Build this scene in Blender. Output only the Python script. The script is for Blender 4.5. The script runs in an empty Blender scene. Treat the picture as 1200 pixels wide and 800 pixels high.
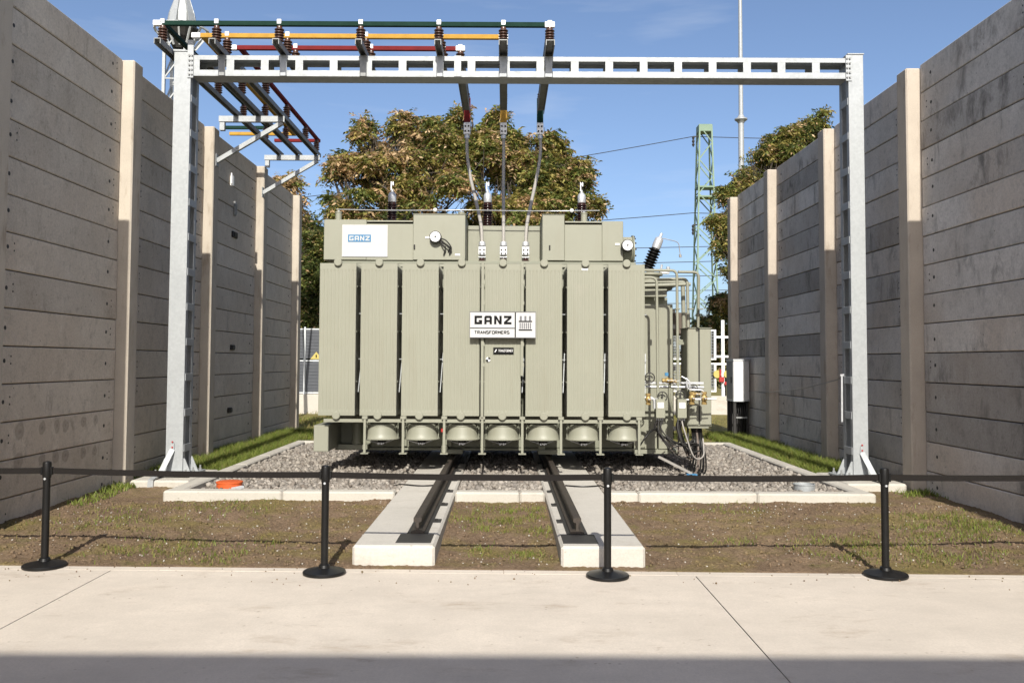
import bpy, math, random
import numpy as np
from mathutils import Vector, Matrix

rnd = random.Random(7)
nrg = np.random.default_rng(11)
SC = bpy.context.scene
COL = SC.collection
R = math.radians

# ------------------------------------------------------------------ camera
cam_d = bpy.data.cameras.new("camera")
cam = bpy.data.objects.new("camera", cam_d)
COL.objects.link(cam)
cam_d.sensor_width = 36.0
cam_d.lens = 31.5
cam_d.shift_x = 8 / 1200
cam_d.shift_y = -24 / 1200
cam_d.clip_start = 0.05
cam_d.clip_end = 3000
TH = math.atan(48 / 1050)
cam.matrix_world = (Matrix.Translation((0, 0, 1.82)) @ Matrix.Rotation(R(90) + TH, 4, 'X')
                    @ Matrix.Rotation(R(0.27), 4, 'Z'))
SC.camera = cam

# ------------------------------------------------------------------ world and sun
SUN_EL, SUN_AZ = R(36.0), R(0.4)
w = bpy.data.worlds.new("World")
SC.world = w
w.use_nodes = True
wn = w.node_tree
wn.nodes.clear()
sky = wn.nodes.new("ShaderNodeTexSky")
sky.sky_type = 'NISHITA'
sky.sun_disc = False
sky.sun_elevation = SUN_EL
sky.sun_rotation = R(180)
sky.air_density = 0.7
sky.dust_density = 2.0
sky.ozone_density = 2.0
bg = wn.nodes.new("ShaderNodeBackground")
bg.inputs[1].default_value = 0.11
# a few faint high clouds, in world directions
tc = wn.nodes.new("ShaderNodeTexCoord")
mp = wn.nodes.new("ShaderNodeMapping")
mp.inputs['Scale'].default_value = (1.6, 1.6, 11.0)
nz = wn.nodes.new("ShaderNodeTexNoise")
nz.inputs['Scale'].default_value = 2.3
nz.inputs['Detail'].default_value = 7
nz.inputs['Roughness'].default_value = 0.55
rp = wn.nodes.new("ShaderNodeValToRGB")
rp.color_ramp.elements[0].position = 0.56
rp.color_ramp.elements[0].color = (0, 0, 0, 1)
rp.color_ramp.elements[1].position = 0.85
rp.color_ramp.elements[1].color = (0.22, 0.22, 0.22, 1)
mx = wn.nodes.new("ShaderNodeMix")
mx.data_type = 'RGBA'
mx.inputs[7].default_value = (5.5, 5.7, 6.0, 1)
wo = wn.nodes.new("ShaderNodeOutputWorld")
L = wn.links.new
L(tc.outputs['Generated'], mp.inputs['Vector'])
L(mp.outputs[0], nz.inputs['Vector'])
L(nz.outputs[0], rp.inputs[0])
L(rp.outputs[0], mx.inputs[0])
L(sky.outputs[0], mx.inputs[6])
L(mx.outputs[2], bg.inputs[0])
L(bg.outputs[0], wo.inputs[0])

sun_d = bpy.data.lights.new("sun", 'SUN')
sun_d.energy = 4.35
sun_d.angle = R(0.53)
sun_d.color = (1.0, 0.955, 0.87)
sun = bpy.data.objects.new("sun", sun_d)
COL.objects.link(sun)
dirv = Vector((-math.sin(SUN_AZ) * math.cos(SUN_EL), math.cos(SUN_AZ) * math.cos(SUN_EL), -math.sin(SUN_EL)))
sun.rotation_euler = dirv.to_track_quat('-Z', 'Y').to_euler()
sun.location = (0, -20, 20)

SC.view_settings.view_transform = 'Standard'
SC.view_settings.look = 'None'
SC.view_settings.exposure = 0.68
SC.view_settings.gamma = 1.0
SC.view_settings.use_curve_mapping = False
SC.cycles.max_bounces = 6
SC.cycles.use_denoising = True

# ------------------------------------------------------------------ helpers
class MB:
    """collects shapes, builds one mesh object"""
    def __init__(s):
        s.v, s.f, s.m = [], [], []

    def add(s, vs, fs, mi=0):
        b = len(s.v)
        s.v += [tuple(p) for p in vs]
        s.f += [tuple(i + b for i in f) for f in fs]
        s.m += [mi] * len(fs)

    def box(s, x0, x1, y0, y1, z0, z1, ch=0.0, mi=0):
        if ch <= 0:
            vs = [(x, y, z) for z in (z0, z1) for y in (y0, y1) for x in (x0, x1)]
            fs = [(0, 2, 3, 1), (4, 5, 7, 6), (0, 1, 5, 4), (2, 6, 7, 3), (0, 4, 6, 2), (1, 3, 7, 5)]
            s.add(vs, fs, mi)
            return
        c = min(ch, abs(x1 - x0) / 2.01, abs(y1 - y0) / 2.01, abs(z1 - z0) / 2.01)
        vs, idx = [], {}
        X, Y, Z = (x0, x1), (y0, y1), (z0, z1)
        for i in (0, 1):
            for j in (0, 1):
                for k in (0, 1):
                    ix = X[i] + (c if i == 0 else -c)
                    iy = Y[j] + (c if j == 0 else -c)
                    iz = Z[k] + (c if k == 0 else -c)
                    for a, p in ((0, (X[i], iy, iz)), (1, (ix, Y[j], iz)), (2, (ix, iy, Z[k]))):
                        idx[(i, j, k, a)] = len(vs)
                        vs.append(p)
        g = lambda i, j, k, a: idx[(i, j, k, a)]
        fs = []
        for i in (0, 1):
            q = [g(i, 0, 0, 0), g(i, 1, 0, 0), g(i, 1, 1, 0), g(i, 0, 1, 0)]
            fs.append(q if i else q[::-1])
            q = [g(0, i, 0, 1), g(0, i, 1, 1), g(1, i, 1, 1), g(1, i, 0, 1)]
            fs.append(q if i else q[::-1])
            q = [g(0, 0, i, 2), g(1, 0, i, 2), g(1, 1, i, 2), g(0, 1, i, 2)]
            fs.append(q if i else q[::-1])
        for i in (0, 1):
            for j in (0, 1):
                fs.append([g(i, j, 0, 0), g(i, j, 1, 0), g(i, j, 1, 1), g(i, j, 0, 1)])
                fs.append([g(i, 0, j, 0), g(i, 1, j, 0), g(i, 1, j, 2), g(i, 0, j, 2)])
                fs.append([g(0, i, j, 1), g(1, i, j, 1), g(1, i, j, 2), g(0, i, j, 2)])
        for i in (0, 1):
            for j in (0, 1):
                for k in (0, 1):
                    fs.append([g(i, j, k, 0), g(i, j, k, 1), g(i, j, k, 2)])
        ctr = Vector(((x0 + x1) / 2, (y0 + y1) / 2, (z0 + z1) / 2))
        out = []
        for f in fs:
            p = [Vector(vs[t]) for t in f]
            n = (p[1] - p[0]).cross(p[2] - p[0])
            m = sum(p, Vector()) / len(p)
            out.append(tuple(f) if n.dot(m - ctr) > 0 else tuple(f[::-1]))
        s.add(vs, out, mi)

    def cyl(s, p0, p1, r0, r1=None, n=12, mi=0, caps=True):
        s.tube([p0, p1], [r0, r0 if r1 is None else r1], n, mi, caps)

    def tube(s, pts, r, n=8, mi=0, caps=True):
        pts = [Vector(p) for p in pts]
        rs = r if isinstance(r, (list, tuple)) else [r] * len(pts)
        t0 = (pts[1] - pts[0]).normalized()
        ref = Vector((0, 0, 1)) if abs(t0.z) < 0.9 else Vector((1, 0, 0))
        u = t0.cross(ref).normalized()
        vs, fs = [], []
        for i, p in enumerate(pts):
            if i == 0:
                t = t0
            elif i == len(pts) - 1:
                t = (pts[i] - pts[i - 1]).normalized()
            else:
                t = ((pts[i + 1] - p).normalized() + (p - pts[i - 1]).normalized())
                t = t.normalized() if t.length > 1e-6 else t0
            u = (u - t * u.dot(t))
            u = u.normalized() if u.length > 1e-6 else t.orthogonal().normalized()
            v = t.cross(u)
            for k in range(n):
                a = 2 * math.pi * k / n
                vs.append(p + (u * math.cos(a) + v * math.sin(a)) * rs[i])
        for i in range(len(pts) - 1):
            for k in range(n):
                a, b = i * n + k, i * n + (k + 1) % n
                fs.append((a, b, b + n, a + n))
        if caps:
            fs.append(tuple(range(n))[::-1])
            e = (len(pts) - 1) * n
            fs.append(tuple(e + k for k in range(n)))
        s.add(vs, fs, mi)

    def lathe(s, prof, origin, axis=(0, 0, 1), n=20, mi=0):
        """prof: list of (radius, height along axis)"""
        o, t = Vector(origin), Vector(axis).normalized()
        u = t.orthogonal().normalized()
        v = t.cross(u)
        vs, fs = [], []
        for r, h in prof:
            for k in range(n):
                a = 2 * math.pi * k / n
                vs.append(o + t * h + (u * math.cos(a) + v * math.sin(a)) * max(r, 1e-4))
        for i in range(len(prof) - 1):
            for k in range(n):
                a, b = i * n + k, i * n + (k + 1) % n
                fs.append((a, b, b + n, a + n))
        s.add(vs, fs, mi)

    def prism(s, poly, to3, d0, d1, mi=0):
        """poly: ccw 2d points, to3(a, b, d) -> 3d point"""
        n = len(poly)
        vs = [to3(a, b, d0) for a, b in poly] + [to3(a, b, d1) for a, b in poly]
        fs = [tuple(range(n))[::-1], tuple(range(n, 2 * n))]
        for i in range(n):
            j = (i + 1) % n
            fs.append((i, j, j + n, i + n))
        s.add(vs, fs, mi)

    def bar(s, p0, p1, wid, hei, mi=0, up=(0, 0, 1)):
        """rectangular bar from p0 to p1"""
        p0, p1 = Vector(p0), Vector(p1)
        t = (p1 - p0).normalized()
        upv = Vector(up)
        if abs(t.dot(upv)) > 0.98:
            upv = Vector((0, 1, 0))
        x = t.cross(upv).normalized() * wid / 2
        y = x.cross(t).normalized() * hei / 2
        vs = []
        for p in (p0, p1):
            vs += [p - x - y, p + x - y, p + x + y, p - x + y]
        s.add(vs, [(3, 2, 1, 0), (4, 5, 6, 7), (0, 1, 5, 4), (1, 2, 6, 5), (2, 3, 7, 6), (3, 0, 4, 7)], mi)

    def build(s, name, mats, parent=None, smooth=None, **props):
        me = bpy.data.meshes.new(name)
        me.from_pydata(s.v, [], s.f)
        mats = mats if isinstance(mats, (list, tuple)) else [mats]
        for m in mats:
            me.materials.append(m)
        if len(mats) > 1:
            me.polygons.foreach_set('material_index', s.m)
        if smooth is not None:
            me.polygons.foreach_set('use_smooth', [True] * len(me.polygons))
            me.set_sharp_from_angle(angle=R(smooth))
        me.update()
        return link(name, me, parent, **props)


def link(name, data, parent=None, **props):
    o = bpy.data.objects.new(name, data)
    COL.objects.link(o)
    if parent is not None:
        o.parent = parent
        o.matrix_parent_inverse = Matrix.Translation(-parent_world(parent))
    for k, v in props.items():
        o[k] = v
    return o


def parent_world(p):
    loc = Vector(p.location)
    # parents are only ever translated
    return loc


def local_link(name, data, parent, loc=(0, 0, 0), rot=(0, 0, 0)):
    o = bpy.data.objects.new(name, data)
    COL.objects.link(o)
    o.parent = parent
    o.location = loc
    o.rotation_euler = rot
    return o


def thing(name, label, cat, loc=(0, 0, 0), group=None, kind=None):
    o = bpy.data.objects.new(name, None)
    COL.objects.link(o)
    o.location = loc
    o.empty_display_size = 0.2
    if label:
        o['label'] = label
    if cat:
        o['category'] = cat
    if group:
        o['group'] = group
    if kind:
        o['kind'] = kind
    return o


def tag(o, label, cat, group=None):
    o['label'] = label
    o['category'] = cat
    if group:
        o['group'] = group
    return o


def np_mesh(name, V, F, mats, midx=None, parent=None, smooth=False, **props):
    """V (n,3), F (m,k) arrays"""
    me = bpy.data.meshes.new(name)
    k = F.shape[1]
    me.vertices.add(len(V))
    me.vertices.foreach_set('co', V.astype(np.float32).ravel())
    me.loops.add(F.size)
    me.loops.foreach_set('vertex_index', F.astype(np.int32).ravel())
    me.polygons.add(len(F))
    me.polygons.foreach_set('loop_start', np.arange(0, F.size, k, dtype=np.int32))
    me.polygons.foreach_set('loop_total', np.full(len(F), k, dtype=np.int32))
    for m in (mats if isinstance(mats, (list, tuple)) else [mats]):
        me.materials.append(m)
    if midx is not None:
        me.polygons.foreach_set('material_index', midx.astype(np.int32))
    if smooth:
        me.polygons.foreach_set('use_smooth', np.ones(len(F), dtype=bool))
    me.update(calc_edges=True)
    me.validate()
    return link(name, me, parent, **props)


# ------------------------------------------------------------------ materials
class NT:
    def __init__(s, name, rough=0.7, metal=0.0, spec=0.4):
        s.mat = bpy.data.materials.new(name)
        s.mat.use_nodes = True
        s.t = s.mat.node_tree
        s.b = s.t.nodes['Principled BSDF']
        s.b.inputs['Roughness'].default_value = rough
        s.b.inputs['Metallic'].default_value = metal
        s.b.inputs['Specular IOR Level'].default_value = spec
        s._pos = None

    def n(s, kind, **kw):
        nd = s.t.nodes.new(kind)
        for k, v in kw.items():
            setattr(nd, k, v)
        return nd

    def l(s, a, b):
        s.t.links.new(a, b)

    shift = False

    def pos(s, sc=(1, 1, 1), obj=False):
        if s.shift:                                   # every piece was cast on its own: shift the pattern piece by piece
            r = s.n('ShaderNodeObjectInfo').outputs['Random']
            v = s.n('ShaderNodeVectorMath', operation='SCALE')
            v.inputs[0].default_value = (37.0, 71.0, 53.0)
            s.l(r, v.inputs['Scale'])
            a = s.n('ShaderNodeVectorMath', operation='ADD')
            s.l(s.n('ShaderNodeNewGeometry').outputs['Position'], a.inputs[0])
            s.l(v.outputs[0], a.inputs[1])
            g = a.outputs[0]
        elif obj:
            g = s.n('ShaderNodeTexCoord').outputs['Object']
        else:
            g = s.n('ShaderNodeNewGeometry').outputs['Position']
        m = s.n('ShaderNodeMapping')
        m.inputs['Scale'].default_value = sc
        s.l(g, m.inputs['Vector'])
        return m.outputs[0]

    def noise(s, scale, detail=5, rough=0.55, sc=(1, 1, 1), obj=False, dist=0.0):
        nd = s.n('ShaderNodeTexNoise')
        nd.inputs['Scale'].default_value = scale
        nd.inputs['Detail'].default_value = detail
        nd.inputs['Roughness'].default_value = rough
        nd.inputs['Distortion'].default_value = dist
        s.l(s.pos(sc, obj), nd.inputs['Vector'])
        return nd.outputs['Fac']

    def voro(s, scale, sc=(1, 1, 1), feat='F1', out='Distance', obj=False):
        nd = s.n('ShaderNodeTexVoronoi', feature=feat)
        nd.inputs['Scale'].default_value = scale
        s.l(s.pos(sc, obj), nd.inputs['Vector'])
        return nd.outputs[out]

    def ramp(s, fac, *stops):
        nd = s.n('ShaderNodeValToRGB')
        el = nd.color_ramp.elements
        while len(el) < len(stops):
            el.new(0.5)
        for e, (p, c) in zip(el, stops):
            e.position = p
            e.color = (c, c, c, 1) if isinstance(c, (int, float)) else tuple(c) + (1,)
        s.l(fac, nd.inputs[0])
        return nd.outputs[0]

    def mix(s, fac, a, b, mode='MIX'):
        nd = s.n('ShaderNodeMix', data_type='RGBA', blend_type=mode)
        for sock, v in ((nd.inputs[0], fac), (nd.inputs[6], a), (nd.inputs[7], b)):
            if hasattr(v, 'is_linked') or hasattr(v, 'links'):
                s.l(v, sock)
            elif isinstance(v, (int, float)):
                sock.default_value = v if sock.type == 'VALUE' else (v, v, v, 1)
            else:
                sock.default_value = tuple(v) + (1,)
        return nd.outputs[2]

    def rand(s):
        return s.n('ShaderNodeObjectInfo').outputs['Random']

    def island(s):
        return s.n('ShaderNodeNewGeometry').outputs['Random Per Island']

    def col(s, c):
        if isinstance(c, tuple):
            s.b.inputs['Base Color'].default_value = c + (1,)
        else:
            s.l(c, s.b.inputs['Base Color'])

    def rough(s, v):
        s.l(v, s.b.inputs['Roughness'])

    def bump(s, h, strength=0.3, dist=0.01):
        nd = s.n('ShaderNodeBump')
        nd.inputs['Strength'].default_value = strength
        nd.inputs['Distance'].default_value = dist
        s.l(h, nd.inputs['Height'])
        s.l(nd.outputs[0], s.b.inputs['Normal'])


def simple(name, c1, c2=None, scale=6, rough=0.6, metal=0.0, bump=0.0, bscale=60, spec=0.4, sc=(1, 1, 1)):
    t = NT(name, rough, metal, spec)
    if c2 is None:
        c2 = tuple(x * 0.85 for x in c1)
    t.col(t.mix(t.ramp(t.noise(scale, 6, 0.6, sc), (0.3, 0.0), (0.7, 1.0)), c1, c2))
    if bump:
        t.bump(t.noise(bscale, 4), bump, 0.005)
    return t.mat


def wall_concrete(name, base, dark, stain, warm, stain_lo, amount, lo, pale, marks=()):
    t = NT(name, 0.88, spec=0.2)
    t.shift = True
    rd = t.rand()
    big = t.ramp(t.noise(0.9, 7, 0.62), (0.32, 0.0), (0.70, 1.0))
    c = t.mix(big, base, dark)
    c = t.mix(t.ramp(t.noise(0.45, 3, 0.5), (0.44, 0.0), (0.62, 0.5)), c, warm)
    # rain streaks and blotches
    st = t.ramp(t.noise(3.4, 9, 0.72, (1, 1, 0.42), dist=0.5), (stain_lo, 0.0), (stain_lo + 0.16, amount))
    gate = t.ramp(t.noise(0.8, 3, 0.5), (0.42, 0.0), (0.60, 1.0))
    c = t.mix(t.mix(1.0, st, gate, 'MULTIPLY'), c, stain)
    fi = t.ramp(t.noise(2.2, 8, 0.72, (1, 4.0, 0.5)), (0.58, 0.0), (0.78, 0.5 * amount))
    c = t.mix(fi, c, tuple(x * 1.4 for x in stain))
    # pale lime bloom
    bl = t.ramp(t.noise(2.3, 9, 0.74, (1, 1, 0.8), dist=0.7), (0.52, 0.0), (0.74, 0.6))
    c = t.mix(bl, c, pale)
    # fine grain, specks and blow holes
    c = t.mix(t.ramp(t.noise(38, 6, 0.75), (0.42, 0.0), (0.72, 0.45)), c, tuple(x * 0.5 for x in dark))
    c = t.mix(t.ramp(t.noise(9, 9, 0.82), (0.52, 0.0), (0.66, 0.5)), c, tuple(x * 0.48 for x in dark))
    pit = t.ramp(t.voro(8), (0.04, 1.0), (0.075, 0.0))
    pg = t.ramp(t.noise(1.7, 2), (0.46, 0.0), (0.56, 0.85))
    c = t.mix(t.mix(1.0, pit, pg, 'MULTIPLY'), c, (0.035, 0.032, 0.028))
    for (cy_, cz_, rr_) in marks:
        g_ = t.n('ShaderNodeNewGeometry').outputs['Position']
        v_ = t.n('ShaderNodeVectorMath', operation='DISTANCE')
        ns_ = t.n('ShaderNodeTexNoise')
        ns_.inputs['Scale'].default_value = 9
        t.l(g_, ns_.inputs['Vector'])
        w_ = t.n('ShaderNodeVectorMath', operation='MULTIPLY_ADD')
        t.l(ns_.outputs['Color'], w_.inputs[0])
        w_.inputs[1].default_value = (0.0, 0.09, 0.09)
        t.l(g_, w_.inputs[2])
        t.l(w_.outputs[0], v_.inputs[0])
        v_.inputs[1].default_value = (-5.37, cy_ + 0.045, cz_ + 0.045)
        c = t.mix(t.ramp(v_.outputs['Value'], (0.0, 0.75), (rr_ * 0.35, 0.35), (rr_ * 0.8, 0.45), (rr_, 0.0)), c, stain)
    # planks come from different castings: some darker
    q_ = (1 - lo) / 0.42
    tone = t.ramp(rd, (0.0, 1.0), (0.30, 1 - 0.07 * q_), (0.55, 1 - 0.18 * q_), (0.80, 1 - 0.30 * q_), (0.92, lo), (1.0, lo * 0.93))
    c = t.mix(1.0, c, tone, 'MULTIPLY')
    t.col(c)
    t.bump(t.noise(24, 9, 0.75), 0.4, 0.012)
    return t.mat


m_wall_l = wall_concrete("cast concrete warm", (0.66, 0.585, 0.485), (0.52, 0.46, 0.38), (0.20, 0.17, 0.135),
                         (0.60, 0.50, 0.39), 0.55, 0.75, 0.84, (0.76, 0.69, 0.59),
                         marks=[(9.967, 1.033, 0.11), (10.443, 1.026, 0.085), (10.793, 1.028, 0.09), (11.003, 1.013, 0.09), (11.468, 1.034, 0.08), (11.801, 1.034, 0.07), (9.962, 0.695, 0.11), (10.462, 0.667, 0.085), (10.778, 0.673, 0.09), (11.023, 0.658, 0.09), (11.49, 0.635, 0.08), (11.807, 0.633, 0.07)])
m_wall_r = wall_concrete("cast concrete grey", (0.71, 0.665, 0.61), (0.55, 0.515, 0.47), (0.14, 0.13, 0.115),
                         (0.60, 0.49, 0.385), 0.50, 0.88, 0.55, (0.78, 0.73, 0.66))


def post_mat(name, base):
    t = NT(name, 0.85, spec=0.2)
    c = t.mix(t.ramp(t.noise(1.4, 6, 0.6), (0.3, 0.0), (0.7, 1.0)), base, tuple(x * 0.8 for x in base))
    st = t.ramp(t.noise(6, 8, 0.7, (1, 1, 0.25)), (0.55, 0.0), (0.72, 0.75))
    c = t.mix(st, c, (base[0] * 0.5, base[1] * 0.45, base[2] * 0.4))
    c = t.mix(t.ramp(t.noise(70, 4, 0.7), (0.4, 0.0), (0.8, 0.3)), c, tuple(x * 0.5 for x in base))
    t.col(c)
    t.bump(t.noise(30, 8, 0.7), 0.25, 0.01)
    return t.mat


m_post = post_mat("post concrete", (0.48, 0.425, 0.35))
m_post_r = post_mat("post concrete right", (0.47, 0.41, 0.34))


def pale_concrete(name, base, dirt, dirt_amt, mottle=0.16):
    t = NT(name, 0.82, spec=0.25)
    c = t.mix(t.ramp(t.noise(0.7, 7, 0.65), (0.30, 0.0), (0.70, 1.0)), base, tuple(x * (1 - mottle) for x in base))
    c = t.mix(t.ramp(t.noise(3.0, 8, 0.72, (0.6, 1, 1)), (0.45, 0.0), (0.72, 0.6)), c, tuple(x * (1 - mottle * 1.3) for x in base))
    c = t.mix(t.ramp(t.noise(22, 6, 0.8, (1, 0.35, 1)), (0.42, 0.0), (0.75, 0.4)), c, tuple(x * 0.72 for x in base))
    d = t.ramp(t.noise(2.3, 9, 0.75, (0.45, 1, 1)), (0.56, 0.0), (0.76, dirt_amt))
    c = t.mix(d, c, dirt)
    sp = t.ramp(t.noise(4.2, 8, 0.75, (0.6, 1.3, 1), dist=0.5), (0.60, 0.0), (0.70, 1.0))
    gate = t.ramp(t.noise(0.9, 3), (0.42, 0.0), (0.56, 0.5))
    c = t.mix(t.mix(1.0, sp, gate, 'MULTIPLY'), c, tuple(x * 0.75 for x in dirt))
    sp = t.ramp(t.voro(9), (0.04, 1.0), (0.13, 0.0))
    gate = t.ramp(t.noise(2.1, 3), (0.46, 0.0), (0.60, 0.6))
    c = t.mix(t.mix(1.0, sp, gate, 'MULTIPLY'), c, tuple(x * 0.6 for x in dirt))
    c = t.mix(t.ramp(t.noise(55, 5, 0.8), (0.40, 0.0), (0.70, 0.5)), c, tuple(x * 0.6 for x in base))
    t.col(c)
    t.bump(t.noise(45, 8, 0.75), 0.4, 0.008)
    return t.mat


m_pave = pale_concrete("paving concrete", (0.63, 0.56, 0.475), (0.27, 0.20, 0.135), 0.8, 0.24)
m_kerb = pale_concrete("kerb concrete", (0.50, 0.47, 0.41), (0.25, 0.185, 0.12), 0.8)
m_plinth = pale_concrete("plinth concrete", (0.53, 0.50, 0.445), (0.27, 0.21, 0.145), 0.6)


def galv():
    t = NT("galvanised steel", 0.55, 0.25, 0.5)
    sp = t.voro(34, out='Color')
    c = t.mix(t.ramp(sp, (0.1, 0.0), (0.9, 1.0)), (0.345, 0.36, 0.365), (0.30, 0.315, 0.32))
    c = t.mix(t.ramp(t.noise(3, 7, 0.65, (1, 1, 0.4)), (0.5, 0.0), (0.75, 0.5)), c, (0.265, 0.28, 0.285))
    t.col(c)
    t.rough(t.ramp(t.noise(9, 5), (0.3, 0.45), (0.7, 0.68)))
    return t.mat


m_galv = galv()
m_galv_dark = simple("weathered zinc", (0.26, 0.265, 0.26), (0.19, 0.195, 0.19), 8, 0.6, 0.2)


def green_paint():
    t = NT("cement green paint", 0.48, 0.0, 0.4)
    c = t.mix(t.ramp(t.noise(1.1, 6, 0.6), (0.3, 0.0), (0.7, 1.0)), (0.240, 0.241, 0.188), (0.220, 0.221, 0.172))
    c = t.mix(t.ramp(t.rand(), (0.0, 0.0), (1.0, 0.5)), c, (0.215, 0.214, 0.164))
    c = t.mix(t.ramp(t.noise(6, 9, 0.72, (1, 1, 0.12)), (0.52, 0.0), (0.78, 0.6)), c, (0.205, 0.195, 0.145))      # dust runs
    c = t.mix(t.ramp(t.noise(2.2, 8, 0.7, dist=0.6), (0.55, 0.0), (0.75, 0.4)), c, (0.262, 0.252, 0.203))           # dry dust
    t.col(c)
    t.rough(t.ramp(t.noise(3, 6), (0.3, 0.40), (0.7, 0.62)))
    t.bump(t.noise(9, 5), 0.06, 0.012)
    return t.mat


m_green = green_paint()
m_green_dk = simple("darker green paint", (0.20, 0.205, 0.155), (0.175, 0.18, 0.138), 3, 0.5)  # darker copy of the cement green, for tank and recessed parts
m_black = simple("black plastic", (0.006, 0.006, 0.006), (0.009, 0.0085, 0.008), 12, 0.38, spec=0.28)
m_belt = simple("woven belt", (0.011, 0.0095, 0.009), (0.017, 0.015, 0.0135), 90, 0.9, spec=0.1)
m_dark = simple("dark iron", (0.02, 0.019, 0.018), (0.03, 0.028, 0.026), 10, 0.6)
m_rail = simple("rail steel", (0.030, 0.025, 0.021), (0.055, 0.042, 0.032), 12, 0.65, 0.2, 0.2)
m_white = simple("white enamel", (0.78, 0.78, 0.77), (0.72, 0.72, 0.71), 5, 0.4)
m_plate = simple("matt white sign sheet", (0.46, 0.46, 0.455), (0.44, 0.44, 0.435), 5, 0.6, spec=0.1)
m_ink = simple("black ink", (0.006, 0.006, 0.0065), (0.008, 0.008, 0.008), 5, 0.7, spec=0.1)
m_grey_ink = simple("grey ink", (0.13, 0.13, 0.14), (0.12, 0.12, 0.125), 5, 0.6)
m_pale_ink = simple("pale ink", (0.62, 0.64, 0.68), (0.60, 0.62, 0.66), 5, 0.6)
m_blue = simple("blue print", (0.04, 0.165, 0.31), (0.037, 0.15, 0.29), 5, 0.5)
m_brown = simple("brown glaze", (0.078, 0.036, 0.022), (0.052, 0.025, 0.016), 14, 0.3, spec=0.5)
m_brown_dk = simple("dark brown glaze", (0.032, 0.011, 0.009), (0.022, 0.008, 0.007), 14, 0.22, spec=0.6)
m_silver = simple("bare aluminium", (0.60, 0.61, 0.62), (0.48, 0.49, 0.50), 20, 0.38, 0.5)
m_lead = simple("stranded aluminium", (0.34, 0.32, 0.29), (0.24, 0.225, 0.205), 60, 0.65, 0.1)
m_bar_green = simple("dark green lacquer", (0.005, 0.022, 0.015), (0.008, 0.03, 0.021), 8, 0.75, spec=0.12)
m_bar_yellow = simple("yellow lacquer", (0.43, 0.25, 0.045), (0.34, 0.19, 0.035), 8, 0.75, spec=0.12)
m_bar_red = simple("red lacquer", (0.15, 0.014, 0.014), (0.11, 0.012, 0.012), 8, 0.75, spec=0.12)
m_brass = simple("brass", (0.36, 0.25, 0.095), (0.26, 0.18, 0.07), 30, 0.45, 0.4)
m_orange = simple("orange plastic", (0.56, 0.105, 0.025), (0.48, 0.085, 0.02), 10, 0.5)
m_copper_cable = simple("dusty cable", (0.18, 0.14, 0.115), (0.10, 0.085, 0.075), 25, 0.6)
m_yellow = simple("warning yellow", (0.45, 0.36, 0.10), (0.40, 0.32, 0.09), 10, 0.5)
m_red = simple("signal red", (0.35, 0.025, 0.02), (0.30, 0.02, 0.02), 10, 0.5)
m_pylon = simple("pylon green paint", (0.17, 0.245, 0.165), (0.135, 0.20, 0.14), 2, 0.55)
m_slat = simple("anthracite panel", (0.075, 0.08, 0.09), (0.06, 0.065, 0.075), 6, 0.55)
m_box = simple("powder coated grey", (0.52, 0.54, 0.55), (0.48, 0.50, 0.51), 5, 0.45)
m_box_side = simple("grey cabinet door", (0.20, 0.205, 0.205), (0.18, 0.185, 0.185), 5, 0.5)
m_bark = simple("bark", (0.085, 0.07, 0.055), (0.05, 0.042, 0.034), 9, 0.9, bump=0.6, bscale=22, sc=(1, 1, 0.3))
m_duct = simple("brown duct paint", (0.10, 0.075, 0.055), (0.075, 0.056, 0.042), 5, 0.6)
m_canopy = simple("canopy render", (0.34, 0.33, 0.31), (0.29, 0.28, 0.265), 1, 0.85)


def soil_mat():
    t = NT("bare soil", 0.95, spec=0.1)
    c = t.mix(t.ramp(t.noise(2.5, 9, 0.7), (0.3, 0.0), (0.7, 1.0)), (0.255, 0.18, 0.118), (0.155, 0.108, 0.07))
    c = t.mix(t.ramp(t.noise(0.9, 5, 0.6, (1, 0.6, 1)), (0.50, 0.0), (0.66, 0.6)), c, (0.31, 0.225, 0.14))
    mo = t.ramp(t.noise(1.3, 8, 0.66, (1, 1.4, 1), dist=0.4), (0.47, 0.0), (0.62, 0.72))
    c = t.mix(mo, c, (0.20, 0.165, 0.055))
    mo = t.ramp(t.noise(2.6, 8, 0.7), (0.56, 0.0), (0.68, 0.6))
    c = t.mix(mo, c, (0.13, 0.135, 0.035))
    c = t.mix(t.ramp(t.noise(34, 7, 0.78), (0.44, 0.0), (0.62, 0.65)), c, (0.08, 0.052, 0.032))
    c = t.mix(t.ramp(t.noise(26, 5, 0.8, (0.5, 1.6, 1), dist=1.2), (0.58, 0.0), (0.72, 0.55)), c, (0.42, 0.33, 0.225))
    t.col(c)
    t.bump(t.noise(38, 9, 0.75), 0.9, 0.03)
    return t.mat


m_soil = soil_mat()


def field_mat():
    t = NT("dry lawn", 0.95, spec=0.1)
    c = t.mix(t.ramp(t.noise(1.2, 8, 0.7), (0.3, 0.0), (0.7, 1.0)), (0.25, 0.20, 0.075), (0.16, 0.15, 0.055))
    c = t.mix(t.ramp(t.noise(18, 6, 0.75), (0.42, 0.0), (0.7, 0.6)), c, (0.055, 0.05, 0.02))
    t.col(c)
    t.bump(t.noise(30, 6, 0.7), 0.8, 0.04)
    return t.mat


m_field = field_mat()


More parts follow.
